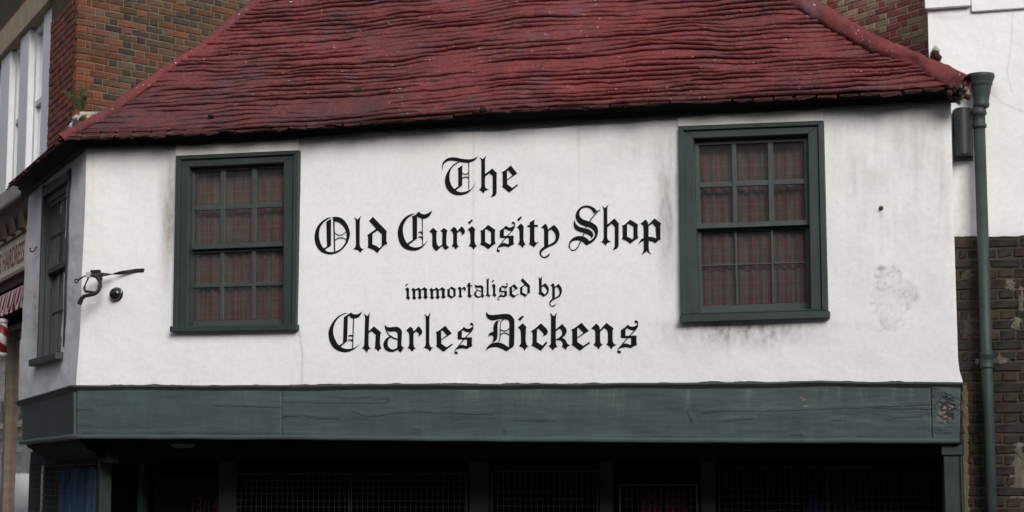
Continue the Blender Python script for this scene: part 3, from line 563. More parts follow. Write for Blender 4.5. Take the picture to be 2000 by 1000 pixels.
# ---- windows
def window(name, cas, op, pl, c_off, sash_off, low_off, ucols, vrows, mw, parent, mats, label, jamb=0.16, lowmw=None):
    """cas/op photo quads; ucols = [(u0,u1)...] pane columns, vrows = 4 pane rows (v0,v1) of the opening"""
    w_ = bpy.data.objects.new(name, None); col.objects.link(w_); w_.parent = parent; ROOTLOC[w_] = rootloc(parent); w_['label'] = label
    cm, sm = mats
    # casing: four mitred members with a stepped moulding
    m1 = midq(cas, op, 0.35)
    for (q0, q1, o) in ((cas, m1, c_off + 0.022), (m1, op, c_off)):
        for i in range(4):
            a, b = i, (i + 1) % 4
            qv = [q0[a], q0[b], q1[b], q1[a]]
            f = pl.hit(np.array([p[0] for p in qv]), np.array([p[1] for p in qv]), o); bk = f - pl.n * (o - min(low_off, sash_off) + 0.06)
            finish('casing', np.concatenate([f, bk]), BOXF, cm, w_, 0.004)
    mid = (vrows[1][1], vrows[2][0])
    for si, (rows, off, top_v, bot_v, bw) in enumerate(((vrows[:2], sash_off, 0.0, mid[0] + (mid[1] - mid[0]) * 0.55, mw), (vrows[2:], low_off, mid[0], 1.0, lowmw or mw))):
        bars = []; th = 0.035
        us = [0.0] + [x for c in ucols for x in c] + [1.0]
        def bar(u0, u1, v0, v1, o=off, t=th):
            q = sub(op, u0, u1, v0, v1); bars.append(qverts(q, pl, o, o - t))
        bar(0.0, ucols[0][0], top_v, bot_v); bar(ucols[-1][1], 1.0, top_v, bot_v)
        bar(ucols[0][0], ucols[-1][1], top_v, rows[0][0], off - 0.001); bar(ucols[0][0], ucols[-1][1], rows[1][1], bot_v, off + (0.004 if si == 0 else -0.001))
        sash = multibox('sash', bars, sm, w_); bars = []
        for c0_, c1_ in zip(ucols[:-1], ucols[1:]):
            mm = (c0_[1] + c1_[0]) / 2; bw2 = (c1_[0] - c0_[1]) / 2 * bw
            q = sub(op, mm - bw2, mm + bw2, rows[0][0], rows[1][1]); finish('glazing_bar', qverts(q, pl, off - 0.004, off - 0.03), BOXF, sm, w_, 0.004)
        mv = (rows[0][1] + rows[1][0]) / 2; bv = (rows[1][0] - rows[0][1]) / 2 * bw
        for ci, c in enumerate(ucols):
            u0 = c[0] if ci == 0 else (ucols[ci - 1][1] + c[0]) / 2 + (c[0] - ucols[ci - 1][1]) / 2 * bw
            u1 = c[1] if ci == len(ucols) - 1 else (c[1] + ucols[ci + 1][0]) / 2 - (ucols[ci + 1][0] - c[1]) / 2 * bw
            q = sub(op, u0, u1, mv - bv, mv + bv); finish('glazing_bar', qverts(q, pl, off - 0.006, off - 0.03), BOXF, sm, w_, 0.004)
        for r_ in rows:
            for c in ucols:
                q = sub(op, c[0] - 0.012, c[1] + 0.012, r_[0] - 0.008, r_[1] + 0.008)
                jt = random.uniform(-0.002, 0.002)
                v = qverts(q, pl, off - 0.018, off - 0.021); v[0] += pl.n * jt; v[2] -= pl.n * jt
                mesh_obj('pane', v, BOXF, MAT_GLASS, w_)
    return w_
uc1 = [(0.060, 0.335), (0.385, 0.660), (0.712, 0.988)]
uc1 = [(0.055, 0.332), (0.382, 0.662), (0.712, 0.995)]
vr1 = [(0.035, 0.250), (0.282, 0.490), (0.545, 0.738), (0.770, 0.965)]
vr1 = [(0.030, 0.245), (0.275, 0.485), (0.540, 0.730), (0.760, 0.965)]
win1 = window('window', W1C, W1O, F, 0.030, -0.035, -0.075, uc1, vr1, 1.0, shop, (MAT_CASING, MAT_SASH), 'left front sash window', lowmw=0.8)
qbox('sill', [(331, 637), (579, 633), (579, 645), (331, 648)], F, 0.075, -0.12, MAT_CASING, win1, 0.006)
qbox('lintel', [(343, 281), (583, 268), (583, 294), (343, 305)], F, 0.024, -0.05, MAT_LINTEL, win1, 0.003)
uc2 = [(0.045, 0.330), (0.368, 0.645), (0.690, 0.965)]
vr2 = [(0.040, 0.255), (0.285, 0.490), (0.540, 0.722), (0.742, 0.962)]
win2 = window('window', W2C, W2O, F, 0.034, -0.035, -0.085, uc2, vr2, 1.0, shop, (MAT_CASING2, MAT_SASH2), 'right front sash window with cracked paint', lowmw=0.45)
qbox('sill', [(1327, 616), (1620, 607), (1620, 621), (1327, 630)], F, 0.075, -0.12, MAT_CASING2, win2, 0.006)
qbox('lintel', [(1323, 224), (1607, 209), (1607, 236), (1323, 247)], F, 0.024, -0.05, MAT_LINTEL, win2, 0.003)
# side window: built in the wall's own metres, set back in the opening
def suz(px, py, off=0.0): return S.uz(np.array(float(px)), np.array(float(py)), off)
ua, za = suz(88, 377); ub, zb = suz(132, 346); uc_, zc = suz(120, 688); ud, zd = suz(74, 699)
u0s, u1s = (ua + ud) / 2, (ub + uc_) / 2; z1s, z0s = (za + zb) / 2, (zc + zd) / 2
w3 = bpy.data.objects.new('window', None); col.objects.link(w3); w3.parent = shop; ROOTLOC[w3] = rootloc(shop); w3['label'] = 'narrow side sash window seen edge on'
RV = 0.11
for nm, b in (('jamb', (u0s - 0.05, u0s + 0.005, z0s - 0.06, z1s + 0.08, -0.2, 0.012)), ('jamb', (u1s + 0.0, u1s + 0.08, z0s - 0.06, z1s + 0.08, -0.2, -0.004)), ('head', (u0s - 0.06, u1s + 0.08, z1s - 0.03, z1s + 0.06, -0.2, 0.010))):
    ubox(nm, S, *b, MAT_SIDEGREEN, w3, 0.004)
wu = u1s - u0s; zm = z0s + (z1s - z0s) * 0.52
ubox('sill', S, u0s - 0.12, u1s + 0.06, z0s - 0.075, z0s - 0.01, -0.2, 0.075, MAT_SIDEGREEN, w3, 0.006)
ubox('casing', S, u0s + 0.005, u0s + 0.04, z0s, z1s, -0.2, -0.03, MAT_SIDEGREEN, w3, 0.004)
ubox('casing', S, u0s + 0.04, u1s, z1s - 0.1, z1s - 0.03, -0.2, -0.035, MAT_SIDEGREEN, w3, 0.004)
for off, za_, zb_ in ((-0.05, zm - 0.02, z1s - 0.10), (-0.09, z0s, zm + 0.02)):
    ua_, ub_ = u0s + 0.04, u1s
    sb = [ubv(S, ua_, ua_ + 0.03, za_, zb_, off - 0.035, off), ubv(S, ub_ - 0.045, ub_, za_, zb_, off - 0.035, off), ubv(S, ua_ + 0.03, ub_ - 0.045, za_, za_ + (0.045 if off > -0.1 else 0.07), off - 0.035, off - 0.001), ubv(S, ua_ + 0.03, ub_ - 0.045, zb_ - 0.04, zb_, off - 0.035, off - 0.001)]
    multibox('sash', sb, MAT_SIDEGREEN, w3)
    for k in (1, 2):
        um = ua_ + 0.045 + (ub_ - ua_ - 0.09) * k / 3; ubox('glazing_bar', S, um - 0.011, um + 0.011, za_ + 0.03, zb_ - 0.03, off - 0.03, off - 0.004, MAT_SIDEGREEN, w3, 0.003)
    zmm = (za_ + zb_) / 2; ubox('glazing_bar', S, ua_ + 0.04, ub_ - 0.04, zmm - 0.011, zmm + 0.011, off - 0.031, off - 0.006, MAT_SIDEGREEN, w3, 0.003)
    for i in range(3):
        for z_0, z_1 in ((za_ + 0.03, zmm), (zmm, zb_ - 0.03)):
            a = ua_ + 0.045 + (ub_ - ua_ - 0.09) * i / 3; ubox('pane', S, a, a + (ub_ - ua_ - 0.09) / 3, z_0, z_1, off - 0.021, off - 0.018, MAT_GLASS, w3)
# curtains hang inside, things of their own
def curtain(q, pl, off, mat, label, grp, nf=11, amp=0.018):
    nu, nv = 120, 30; Uc, Vc = np.meshgrid(np.linspace(-0.06, 1.06, nu), np.linspace(-0.06, 1.06, nv)); p = bil(q, Uc, Vc)
    fold = np.sin(Uc * nf * 6.28 + 2.2 * np.sin(Uc * 9) + Vc * 0.8) * amp * (0.6 + 0.5 * Vc) + (fbm(Uc * 8, Vc * 3, 41) - 0.5) * 0.03
    Gc = pl.hit(p[..., 0], p[..., 1], off + fold); c = np.array([Gc[..., 0].mean(), Gc[..., 1].mean(), Gc[..., 2].min()])
    o = grid_obj('curtain', Gc - c, mat, None, flip=True); o.location = c; tag(o, label, 'curtain', grp)
    me = o.data; uvl = me.uv_layers.new(name='UVMap'); li = np.empty(len(me.loops), np.int32); me.loops.foreach_get('vertex_index', li)
    uvs = np.stack([Uc.ravel(), Vc.ravel()], -1)[li]; uvl.data.foreach_set('uv', uvs.astype(np.float32).ravel()); return o
curtain(W1O, F, -0.15, MAT_TARTAN, 'dark red tartan curtain behind the left front window', 'tartan curtains')
curtain(W2O, F, -0.16, MAT_TARTAN, 'dark red tartan curtain behind the right front window', 'tartan curtains')
gq = S.pt(np.array([u0s - .1, u1s + .1, u1s + .1, u0s - .1]), np.array([z1s, z1s, z0s, z0s]), -0.24)
uq, vq = np.meshgrid(np.linspace(0, 1, 60), np.linspace(0, 1, 12))
Gc = gq[0] * ((1 - uq) * (1 - vq))[..., None] + gq[1] * (uq * (1 - vq))[..., None] + gq[2] * (uq * vq)[..., None] + gq[3] * ((1 - uq) * vq)[..., None] + (np.sin(uq * 60) * 0.012)[..., None] * S.n
c = Gc.reshape(-1, 3).mean(0); o = grid_obj('curtain', Gc - c, MAT_NET, None, flip=True); o.location = c; tag(o, 'grey net curtain behind the narrow side window', 'curtain')

# ---- eave boards, roof
EV = [(120, 268), (140, 267), (300, 262), (400, 257), (560, 248), (700, 238), (860, 226), (960, 214), (1100, 207), (1300, 198), (1500, 190), (1700, 181), (1860, 169), (1900, 165)]
xs = np.linspace(172, 1876, 140); bp_ = F.hit(xs, ip(xs, TL)); outF = np.repeat(F.n[None], len(xs), 0)
sc_ = np.array([168., 150, 130, 110, 90, 70, 52]); sy = np.interp(sc_, [52, 168], [383, 290])
mit = (F.n + S.n); mit = mit / (mit @ F.n)
side_near = F.hit(np.array(168.), np.array(290.)); far_pt = S.hit(np.array(52.), np.array(383.))
sidepts = np.array([far_pt * (1 - t) + side_near * t for t in np.linspace(0, 1, 12)])
base_ = np.concatenate([sidepts, bp_]); outs_ = np.concatenate([np.repeat(S.n[None], 11, 0), mit[None], outF])
rag = (fbm(np.arange(len(base_)) / 3.0, 0 * np.arange(len(base_)), 55) - 0.5) * 0.02
base_ = base_ + rag[:, None] * ZUP
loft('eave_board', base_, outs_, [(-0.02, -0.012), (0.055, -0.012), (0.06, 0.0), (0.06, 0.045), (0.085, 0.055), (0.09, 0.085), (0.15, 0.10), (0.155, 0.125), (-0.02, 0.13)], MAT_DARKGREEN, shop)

roof = bpy.data.objects.new('roof', None); col.objects.link(roof); roof.parent = shop; ROOTLOC[roof] = rootloc(shop)
OH = 0.23; PT = R(52); UPV = -F.n * math.cos(PT) + ZUP * math.sin(PT); RN = F.n * math.sin(PT) + ZUP * math.cos(PT)
ex = np.linspace(118, 1905, 400); E3 = F.hit(ex, ip(ex, EV), OH); EA = (E3 - F.p) @ F.d; EZ = E3[:, 2]
def roofpt(a, t, h=0.0):
    a = np.asarray(a, float); z = np.interp(a, EA, EZ)
    q = F.p + a[..., None] * F.d + OH * F.n + z[..., None] * ZUP
    sag = -0.035 * np.sin(np.clip(np.asarray(t) / 2.6, 0, 1) * 3.14)
    return q + np.asarray(t)[..., None] * UPV + (np.asarray(h) + sag)[..., None] * RN
HL = [(60, 310), (128, 264), (200, 226), (250, 190), (330, 135), (400, 88), (460, 37), (505, 0), (560, -46), (640, -112), (760, -212)]
HR = [(1330, -190), (1480, -50), (1558, 2), (1625, 42), (1690, 78), (1760, 108), (1822, 138), (1864, 160), (1884, 168)]
hl = np.array(HL, float); hr = np.array(HR, float)
aa = np.linspace(EA[0], EA[-1], 3000)
def limits(t):
    X, Y = proj(roofpt(aa, np.full(aa.shape, t)))
    okl = Y >= np.interp(X, hl[:, 0], hl[:, 1]); mid = len(aa) // 2
    il = mid - np.argmax(~okl[:mid][::-1]) if (~okl[:mid]).any() else 0
    okr = Y >= np.interp(X, hr[:, 0], hr[:, 1]); ir = mid + np.argmax(~okr[mid:]) - 1 if (~okr[mid:]).any() else len(aa) - 1
    return aa[il], aa[ir]
tt = np.linspace(0, 2.5, 60); lim = np.array([limits(t) for t in tt])
GAU = 0.060; KC = 38; NCOL = 1100
frac = np.array([0.0, 0.04, 0.11, 0.20, 0.34, 0.55, 0.78, 1.0]); shape = np.array([0.0, 0.5, 0.86, 1.0, 0.88, 0.58, 0.27, 0.0])
def courseline(a, k):                           # wandering course lines, in metres up the slope
    wv = (fbm(a * 0.9 + 3, k * 0.21 + 0 * a, 61, 3) - 0.5) * 2.2 + (fbm(a * 4.0, k * 0.6 + 0 * a, 62, 3) - 0.5) * 0.40
    return (k + wv * min(1.0, k / 3.0)) * GAU
for k in range(KC):
    tm = k * GAU; a0 = np.interp(tm, tt, lim[:, 0]); a1 = np.interp(tm, tt, lim[:, 1]); ncol = int(NCOL * (a1 - a0) / 7.4) + 2
    a = np.linspace(a0, a1, ncol); t0 = courseline(a, k); t1 = courseline(a, k + 1) + 0.004
    lip = 0.028 * np.clip(-0.55 + 2.6 * fbm(a * 1.6, 0 * a + k * 0.8, 63, 4) + 0.4 * (fbm(a * 11, 0 * a + k * 3.1, 64, 3) - 0.5), 0.06, 1.35)
    left = np.clip((2.4 - (a - EA[0])) / 2.0, 0, 1); lip = lip * (1 - 0.35 * left * (k < 7))
    if k == 0: lip = lip * 0.9 + 0.008
    Gk = []
    for f_, s_ in zip(frac, shape):
        t = t0 + (t1 - t0) * f_ + (np.clip(lip - 0.006, 0, 1) * 0.30 if f_ == 0 else 0)
        lump_ = (fbm(a * 1.4, t * 1.6, 65, 3) - 0.5) * 0.07 + (fbm(a * 7, t * 14, 66, 4) - 0.5) * 0.022 + (fbm(a * 45, t * 60, 67, 3) - 0.5) * 0.010
        Gk.append(roofpt(a + (fbm(t * 14, a * 0, 68) - 0.5) * 0.03 * (1 if True else 0), t, lip * s_ + lump_))
    Gk = np.array(Gk); gx, gy = proj(Gk); grm = 0.85 * np.clip(1.25 - (gx - 130) / 640, 0, 1) * np.clip((gy - 60) / 130, 0, 1) + 0.45 * np.clip((gy - ip(gx, EV) + 45) / 40, 0, 1) * fbm(gx / 60, gy / 20, 69, 3) * 1.3
    grid_obj('tile_course', Gk, MAT_ROOF, roof, flip=False, attrs={'grime': np.clip(grm, 0, 0.9)})
# under-sheet closes the roof from below and behind, and side slopes beyond the hips
tb = np.linspace(0.02, 2.4, 20); Lb = np.array([np.interp(tb, tt, lim[:, 0]), np.interp(tb, tt, lim[:, 1])])
Gb = np.array([roofpt(np.linspace(Lb[0, i], Lb[1, i], 40), np.full(40, tb[i]), np.full(40, -0.05)) for i in range(len(tb))])
grid_obj('roof_underlay', Gb, MAT_EAVETILE, roof)
hipL = np.array([roofpt(np.array(Lb[0, i]), np.array(tb[i])) for i in range(len(tb))]); hipR = np.array([roofpt(np.array(Lb[1, i]), np.array(tb[i])) for i in range(len(tb))])
cornerE = roofpt(np.array(lim[0, 0]), np.array(0.0)); sideE = S.hit(np.array(17.), np.array(361.), 0.24)
def slope(pts, c0_, e_, push, n, up_scale, seed, name, flip):
    for k_ in np.linspace(0.5, 4.0, 36):
        Gs = [[c0_ * (1 - s_) + e_ * s_ for s_ in np.linspace(0, 1, n)]]
        for i in range(len(tb)):
            h = pts[i] - c0_; tgt = e_ + h * np.array([0.1, 0.1, up_scale]) + push * tb[i] * k_
            Gs.append([pts[i] * (1 - s_) + tgt * s_ for s_ in np.linspace(0, 1, n)])
        Gs = np.array(Gs); X, Y = proj(Gs[2:, 1:]); hy = np.interp(X, hl[:, 0], hl[:, 1]) if name == 'side_slope' else np.interp(X, hr[:, 0], hr[:, 1])
        if (Y >= hy - 1).all(): break
    print(name, k_)
    Gs[1:] += (fbm(np.arange(n)[None] / 4.0, tb[:, None] * 9, seed)[..., None] - 0.5) * 0.02 * push
    grid_obj(name, Gs, MAT_ROOF, roof, flip=flip)
slope(hipL, cornerE, sideE, -S.n, 60, 0.6, 71, 'side_slope', True)
backE = hipR[0] - F.n * 1.4 - F.d * 0.25
slope(hipR, hipR[0] + (hipR[0] - hipR[1]) * 0.2, backE, -F.d, 12, 0.6, 72, 'right_slope', False)
def hip_roll(name, lo_hi, r, lift, seed, t_max=2.4, wob=0.03, n=14, m=160):
    ts = np.linspace(-0.02, t_max, m); av = np.interp(ts, tt, lim[:, lo_hi]); c = roofpt(av, np.clip(ts, 0, 9), np.full(m, lift)); c[0] = c[1] - (c[2] - c[1])
    T = np.gradient(c, axis=0); T /= np.linalg.norm(T, axis=1)[:, None]; rows = []
    for j in range(n + 1):
        th = 2 * math.pi * j / n; a_ = np.cross(T, RN); a_ /= np.linalg.norm(a_, axis=1)[:, None]; b_ = np.cross(a_, T)
        rad = r * (1 + (fbm(ts * 6, 0 * ts + math.cos(th) * 1.5 + 3, seed, 4) - 0.5) * 0.9 + (fbm(ts * 30, 0 * ts + math.cos(th) * 3 + 9, seed + 1, 3) - 0.5) * 0.25)
        rows.append(c + a_ * (rad * math.cos(th))[:, None] + b_ * (rad * 0.75 * math.sin(th))[:, None])
    return grid_obj(name, np.array(rows), MAT_ROOF, roof, flip=True)
hip_roll('hip_roll', 1, 0.085, 0.01, 81); hip_roll('hip_roll', 0, 0.05, 0.0, 91)
# broken tile ends along the eaves
def tile_mesh(i):
    rnd = random.Random(i); w2, l2, h2 = 0.080, 0.05, 0.0075
    bm = bmesh.new(); vs = []
    for z in (-h2, h2):
        for (x, y) in ((-w2, -l2), (0.0, -l2), (w2, -l2), (w2, l2), (-w2, l2)):
            vs.append(bm.verts.new((x + rnd.uniform(-.006, .006), y + (rnd.uniform(-.012, .012) if y < 0 else 0), z + rnd.uniform(-.002, .002))))
    bm.faces.new(vs[5:10]); bm.faces.new(vs[0:5][::-1])
    for j in range(5): bm.faces.new((vs[j], vs[(j + 1) % 5], vs[5 + (j + 1) % 5], vs[5 + j]))
    bmesh.ops.recalc_face_normals(bm, faces=bm.faces); me = bpy.data.meshes.new('eave_tile'); bm.to_mesh(me); bm.free(); me.materials.append(MAT_EAVETILE); return me
TM = [tile_mesh(i) for i in range(8)]
def place_tile(pos, xd, yd, tilt):
    zd = np.cross(xd, yd); zd /= np.linalg.norm(zd); m = Matrix(((xd[0], yd[0], zd[0]), (xd[1], yd[1], zd[1]), (xd[2], yd[2], zd[2]))).to_4x4() @ Matrix.Rotation(tilt, 4, 'Z') @ Matrix.Rotation(tilt * 0.6, 4, 'X')
    m.translation = Vector(pos - rootloc(roof)); o = bpy.data.objects.new('eave_tile', random.choice(TM)); col.objects.link(o); o.parent = roof; o.matrix_basis = m
    o.scale = (random.uniform(0.8, 1.05), 1, random.uniform(0.8, 1.3))
for layer, (tv, hv) in enumerate(((0.035, -0.012), (0.055, -0.031))):
    a = lim[0, 0] + 0.1 + layer * 0.08
    while a < lim[0, 1] - 0.1:
        if random.random() > 0.06: place_tile(roofpt(np.array(a), np.array(tv + random.uniform(-.014, .01)), np.array(hv + random.uniform(-.004, .004))), F.d, UPV, random.uniform(-0.05, 0.05))
        a += random.uniform(0.158, 0.172)
sd = (sideE - cornerE); sl_ = np.linalg.norm(sd); sdn = sd / sl_; upS = -S.n * math.cos(R(40)) + ZUP * math.sin(R(40))
for i in range(int(sl_ / 0.165)):
    for layer in (0, 1): place_tile(cornerE + sdn * (0.08 + 0.165 * i + 0.08 * layer) + upS * (0.03 + random.uniform(-.01, .01)) + ZUP * (-0.012 - 0.018 * layer), -sdn, upS, random.uniform(-.06, .06))
# soffit between eave board and tiles
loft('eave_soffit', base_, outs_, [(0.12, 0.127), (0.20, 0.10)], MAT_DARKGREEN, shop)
# mortar debris in the open end of the right hip
def lump(name, c, r, mat, parent, seed, sq=(1, 1, 1), sub_=3, amp=0.5):
    bm = bmesh.new(); bmesh.ops.create_icosphere(bm, subdivisions=sub_, radius=1.0); V = np.array([v.co[:] for v in bm.verts]); fs = [tuple(v.index for v in f.verts) for f in bm.faces]; bm.free()
    k = 1 + (fbm(V[:, 0] * 2 + seed, V[:, 1] * 2 + V[:, 2] * 1.7, seed, 4) - 0.5) * 2 * amp
    V = V * k[:, None] * r * np.array(sq) + np.array(c); return mesh_obj(name, V, fs, mat, parent, True)
he = hipR[0]
for i in range(40):
    lump('mortar_lump', he + F.d * random.uniform(-0.09, 0.04) + F.n * random.uniform(-0.03, 0.05) + ZUP * random.uniform(-0.11, 0.02), random.uniform(0.010, 0.026), random.choice([MAT_GREYPATCH, MAT_EAVETILE, MAT_MORTAR_DARK, MAT_SOFFIT, MAT_SOFFIT]), roof, 150 + i, sub_=2, amp=0.8)
for i in range(9):
    px_, py_ = random.uniform(1868, 1893), random.uniform(166, 198)
    lump('mortar_lump', F.hit(np.array(px_), np.array(py_), random.uniform(0.05, 0.2)), random.uniform(0.02, 0.042), random.choice([MAT_GREYSTONE, MAT_EAVETILE, MAT_MORTAR_DARK]), roof, 100 + i, sub_=2, amp=0.7)

# ---- jetty fascia
FBL = [(140, 857), (600, 859), (900, 862), (1400, 865), (1890, 866)]
xm = np.linspace(150, 1880, 90); mp_ = F.hit(xm, ip(xm, BL) + 1.0)
cornerM = mp_[0]; farM = S.hit(np.array(42.), np.array(784.))
sp_ = np.array([farM * (1 - t) + cornerM * t for t in np.linspace(0, 1, 14)])
mb = np.concatenate([sp_, mp_[1:]]); mo = np.concatenate([np.repeat(S.n[None], 13, 0), mit[None], np.repeat(F.n[None], len(xm) - 1, 0)])
mb = mb + ((fbm(np.arange(len(mb)) / 4.0, 0.0 * np.arange(len(mb)), 57) - 0.5) * 0.012)[:, None] * ZUP
loft('moulding', mb, mo, [(-0.03, 0.004), (0.055, 0.0), (0.065, -0.008), (0.064, -0.018), (0.048, -0.026), (0.044, -0.038), (0.030, -0.052), (0.0, -0.052)], MAT_SIDEGREEN, shop)
CRK = [[(420, 793), (549, 797)], [(552, 786), (600, 787), (665, 788), (756, 788)], [(667, 787), (670, 779), (700, 781), (725, 777), (728, 782), (760, 779), (756, 788)], [(551, 815), (590, 813), (620, 818), (660, 819)], [(690, 806), (705, 811), (722, 815), (745, 812), (775, 808), (810, 805), (850, 808), (960, 811)], [(1000, 822), (1085, 824)], [(1370, 808), (1410, 804), (1480, 804), (1600, 801), (1690, 798), (1816, 801)], [(1410, 824), (1470, 819)], [(1625, 822), (1652, 821)], [(150, 802), (182, 801)], [(150, 832), (178, 832)], [(160, 848), (400, 848), (560, 850), (650, 853)], [(1160, 858), (1300, 857), (1400, 859)], [(1540, 853), (1566, 851)], [(805, 840), (820, 841)], [(1340, 805), (1352, 827)], [(1845, 770), (1818, 802)], [(1822, 838), (1836, 839)], [(1702, 796), (1815, 792)], [(1740, 818), (1800, 815)]]
def segdist(px_, py_, pl_):
    d = np.full(px_.shape, 1e9)
    for (x0, y0), (x1, y1) in zip(pl_[:-1], pl_[1:]):
        t = np.clip(((px_ - x0) * (x1 - x0) + (py_ - y0) * (y1 - y0)) / ((x1 - x0) ** 2 + (y1 - y0) ** 2), 0, 1); d = np.minimum(d, np.hypot(px_ - x0 - t * (x1 - x0), py_ - y0 - t * (y1 - y0)))
    return d
for q in ([(150, 758), (549.8, 758), (550.4, 852), (150, 850)], [(550.4, 758), (1818, 753), (1820, 857), (551, 852)], [(1818.8, 753), (1876, 752), (1874, 857), (1821, 857)]):
    nx = max(40, int((q[1][0] - q[0][0]) / 2.0)); ny = 90; Ub, Vb = np.meshgrid(np.linspace(0, 1, nx), np.linspace(0, 1, ny)); p = bil(q, Ub, Vb); bx_, by_ = p[..., 0], p[..., 1]
    ds = (fbm(bx_ / 150, by_ / 30, 23, 4) - 0.5) * 0.016 + 0.004 * np.sin(Vb * 3.14) + (fbm(bx_ / 40, by_ / 7, 24, 3) - 0.5) * 0.0015
    ds -= 0.004 * (np.minimum(Ub * (nx - 1), (1 - Ub) * (nx - 1)) < 0.5)
    crk = np.zeros_like(ds); wob = (fbm(bx_ / 9, by_ / 9, 25, 3) - 0.5) * 3
    for c_ in CRK:
        d = segdist(bx_, by_ + wob, c_); k_ = 0.35 + 0.65 * fbm(bx_ / 14, by_ / 14, 26, 2); crk = np.maximum(crk, np.exp(-(d / 0.95) ** 2) * np.clip(k_ * 1.5 - 0.2, 0, 1)); ds += 0.0016 * np.exp(-(np.clip(by_ + wob - np.interp(bx_, *np.array(sorted(c_)).T), 0, 99) / 6) ** 2) * (d < 8)
    ds -= 0.003 * crk; chip = np.zeros_like(ds); drip = np.zeros_like(ds)
    for dx_, w_, l_ in ((925, 30, 45), (1040, 34, 60), (1162, 18, 60), (1200, 20, 90), (1343, 5, 90), (1462, 8, 50), (1592, 5, 40), (1612, 4, 35), (1640, 5, 40), (1684, 10, 45), (1747, 4, 40), (1780, 5, 40), (480, 30, 30)): drip = np.maximum(drip, np.exp(-((bx_ - dx_) / w_) ** 2) * np.clip(1 - (by_ - 755) / l_, 0, 1))
    if q[0][0] > 1800:
        nzf = fbm(bx_ / 6, by_ / 4, 29, 3); fl_ = np.clip(blob(bx_, by_, 1850, 800, 18, 28) * 1.2 + nzf - 1.05, 0, 1) * 5; ds += 0.008 - 0.008 * np.clip(fl_, 0, 1); crk = np.maximum(crk, np.clip(fl_ * 1.2, 0, 0.8)); chip = np.clip((fbm(bx_ / 5, by_ / 2.5, 30, 3) - 0.58) * 8, 0, 1) * np.clip(blob(bx_, by_, 1850, 803, 16, 14) * 1.6, 0, 1)
        chip = np.maximum(chip, np.clip((fbm(bx_ / 5, by_ / 2.5, 33, 3) - 0.6) * 8, 0, 1) * 0.6 * blob(bx_, by_, 1838, 818, 14, 4)); crk = np.maximum(crk, 0.7 * np.clip((fbm(bx_ / 18, by_ / 3.5, 34, 3) - 0.6) * 9, 0, 1))
    for sx_, sy_ in ((1566, 777), (1570, 781), (1574, 793), (1320, 857)): chip = np.maximum(chip, 0.8 * blob(bx_, by_, sx_, sy_, 3.5, 1.2))
    crk = np.maximum(crk, blob(bx_, by_, 1680, 855, 7, 3) + 0.8 * blob(bx_, by_, 985, 843, 3, 5))
    grid_obj('fascia_board', F.hit(bx_, by_, 0.035 + ds), MAT_GREEN, shop, flip=True, attrs={'crack': np.clip(crk, 0, 1), 'chip': np.clip(chip, 0, 1), 'drip': drip})
qS = S.hit(np.array([42., 150, 150, 44]), np.array([789., 757, 851, 864]), 0.03); qS[1] = cornerM + mit * 0.03 - ZUP * 0.03; bcor = F.hit(np.array(150.), np.array(850.), 0.03); qS[2] = F.hit(np.array(150.), np.array(850.)) + mit * 0.03
finish('fascia_board', np.concatenate([qS, qS - S.n * 0.08]), BOXF, MAT_SIDEGREEN, shop, 0.0)
xb = np.linspace(150, 1875, 80); bb = F.hit(xb, ip(xb, FBL)); farB2 = S.hit(np.array(47.), np.array(868.)); cb0 = bb[0]
bs = np.array([farB2 * (1 - t) + cb0 * t for t in np.linspace(0, 1, 14)]); bbase = np.concatenate([bs, bb[1:]]); bo = np.concatenate([np.repeat(S.n[None], 13, 0), mit[None], np.repeat(F.n[None], len(xb) - 1, 0)])
bbase = bbase + ((fbm(np.arange(len(bbase)) / 2.5, 0.0 * np.arange(len(bbase)), 58) - 0.5) * 0.008)[:, None] * ZUP
loft('fascia_bead', bbase, bo, [(0.0, 0.045), (0.040, 0.040), (0.050, 0.032), (0.052, 0.006), (0.044, -0.001), (-0.10, -0.001)], MAT_GREEN, shop)

# ---- ground floor under the jetty
RC = 0.95; GF = Plane((F.p - F.n * RC)[:2], F.d[:2]); zs = float(bb[:, 2].mean())
uL, _ = F.uz(np.array(150.), np.array(858.)); uR, _ = F.uz(np.array(1874.), np.array(865.))
b0 = bb[0]; b1 = bb[-1]; f0 = farB2; inner = b0 - (F.n + S.n) * 1.3
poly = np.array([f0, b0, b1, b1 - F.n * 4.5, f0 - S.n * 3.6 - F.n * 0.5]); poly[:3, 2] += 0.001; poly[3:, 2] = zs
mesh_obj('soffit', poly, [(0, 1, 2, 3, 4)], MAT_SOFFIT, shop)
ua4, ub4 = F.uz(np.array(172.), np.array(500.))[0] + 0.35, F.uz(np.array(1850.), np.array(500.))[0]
ubox('light_stop_lining', F, ua4, ub4, zs + 0.03, 4.75, -0.46, -0.42, MAT_INSIDE, shop)  # added dark screens, front and side, stop light leaking through the open storey
ubox('light_stop_lining', S, -2.3, -0.3, zs + 0.03, 4.6, -0.46, -0.42, MAT_INSIDE, shop)
ubox('fascia_light_stop', F, uL + 0.06, uR - 0.01, zs + 0.02, zs + 0.38, -0.06, -0.018, MAT_SOFFIT, shop)  # added dark board that stops light leaking through the fascia joints
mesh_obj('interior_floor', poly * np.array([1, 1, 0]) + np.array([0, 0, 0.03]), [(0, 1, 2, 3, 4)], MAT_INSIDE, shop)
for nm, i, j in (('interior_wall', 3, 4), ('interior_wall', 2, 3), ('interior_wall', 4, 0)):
    a, b = poly[i].copy(), poly[j].copy(); b = b - S.n * 0.5 - S.d * -0.0 if j == 0 else b; V = [a, b, b * np.array([1, 1, 0]), a * np.array([1, 1, 0])]; mesh_obj(nm, V, [(0, 1, 2, 3)], MAT_INSIDE, shop)
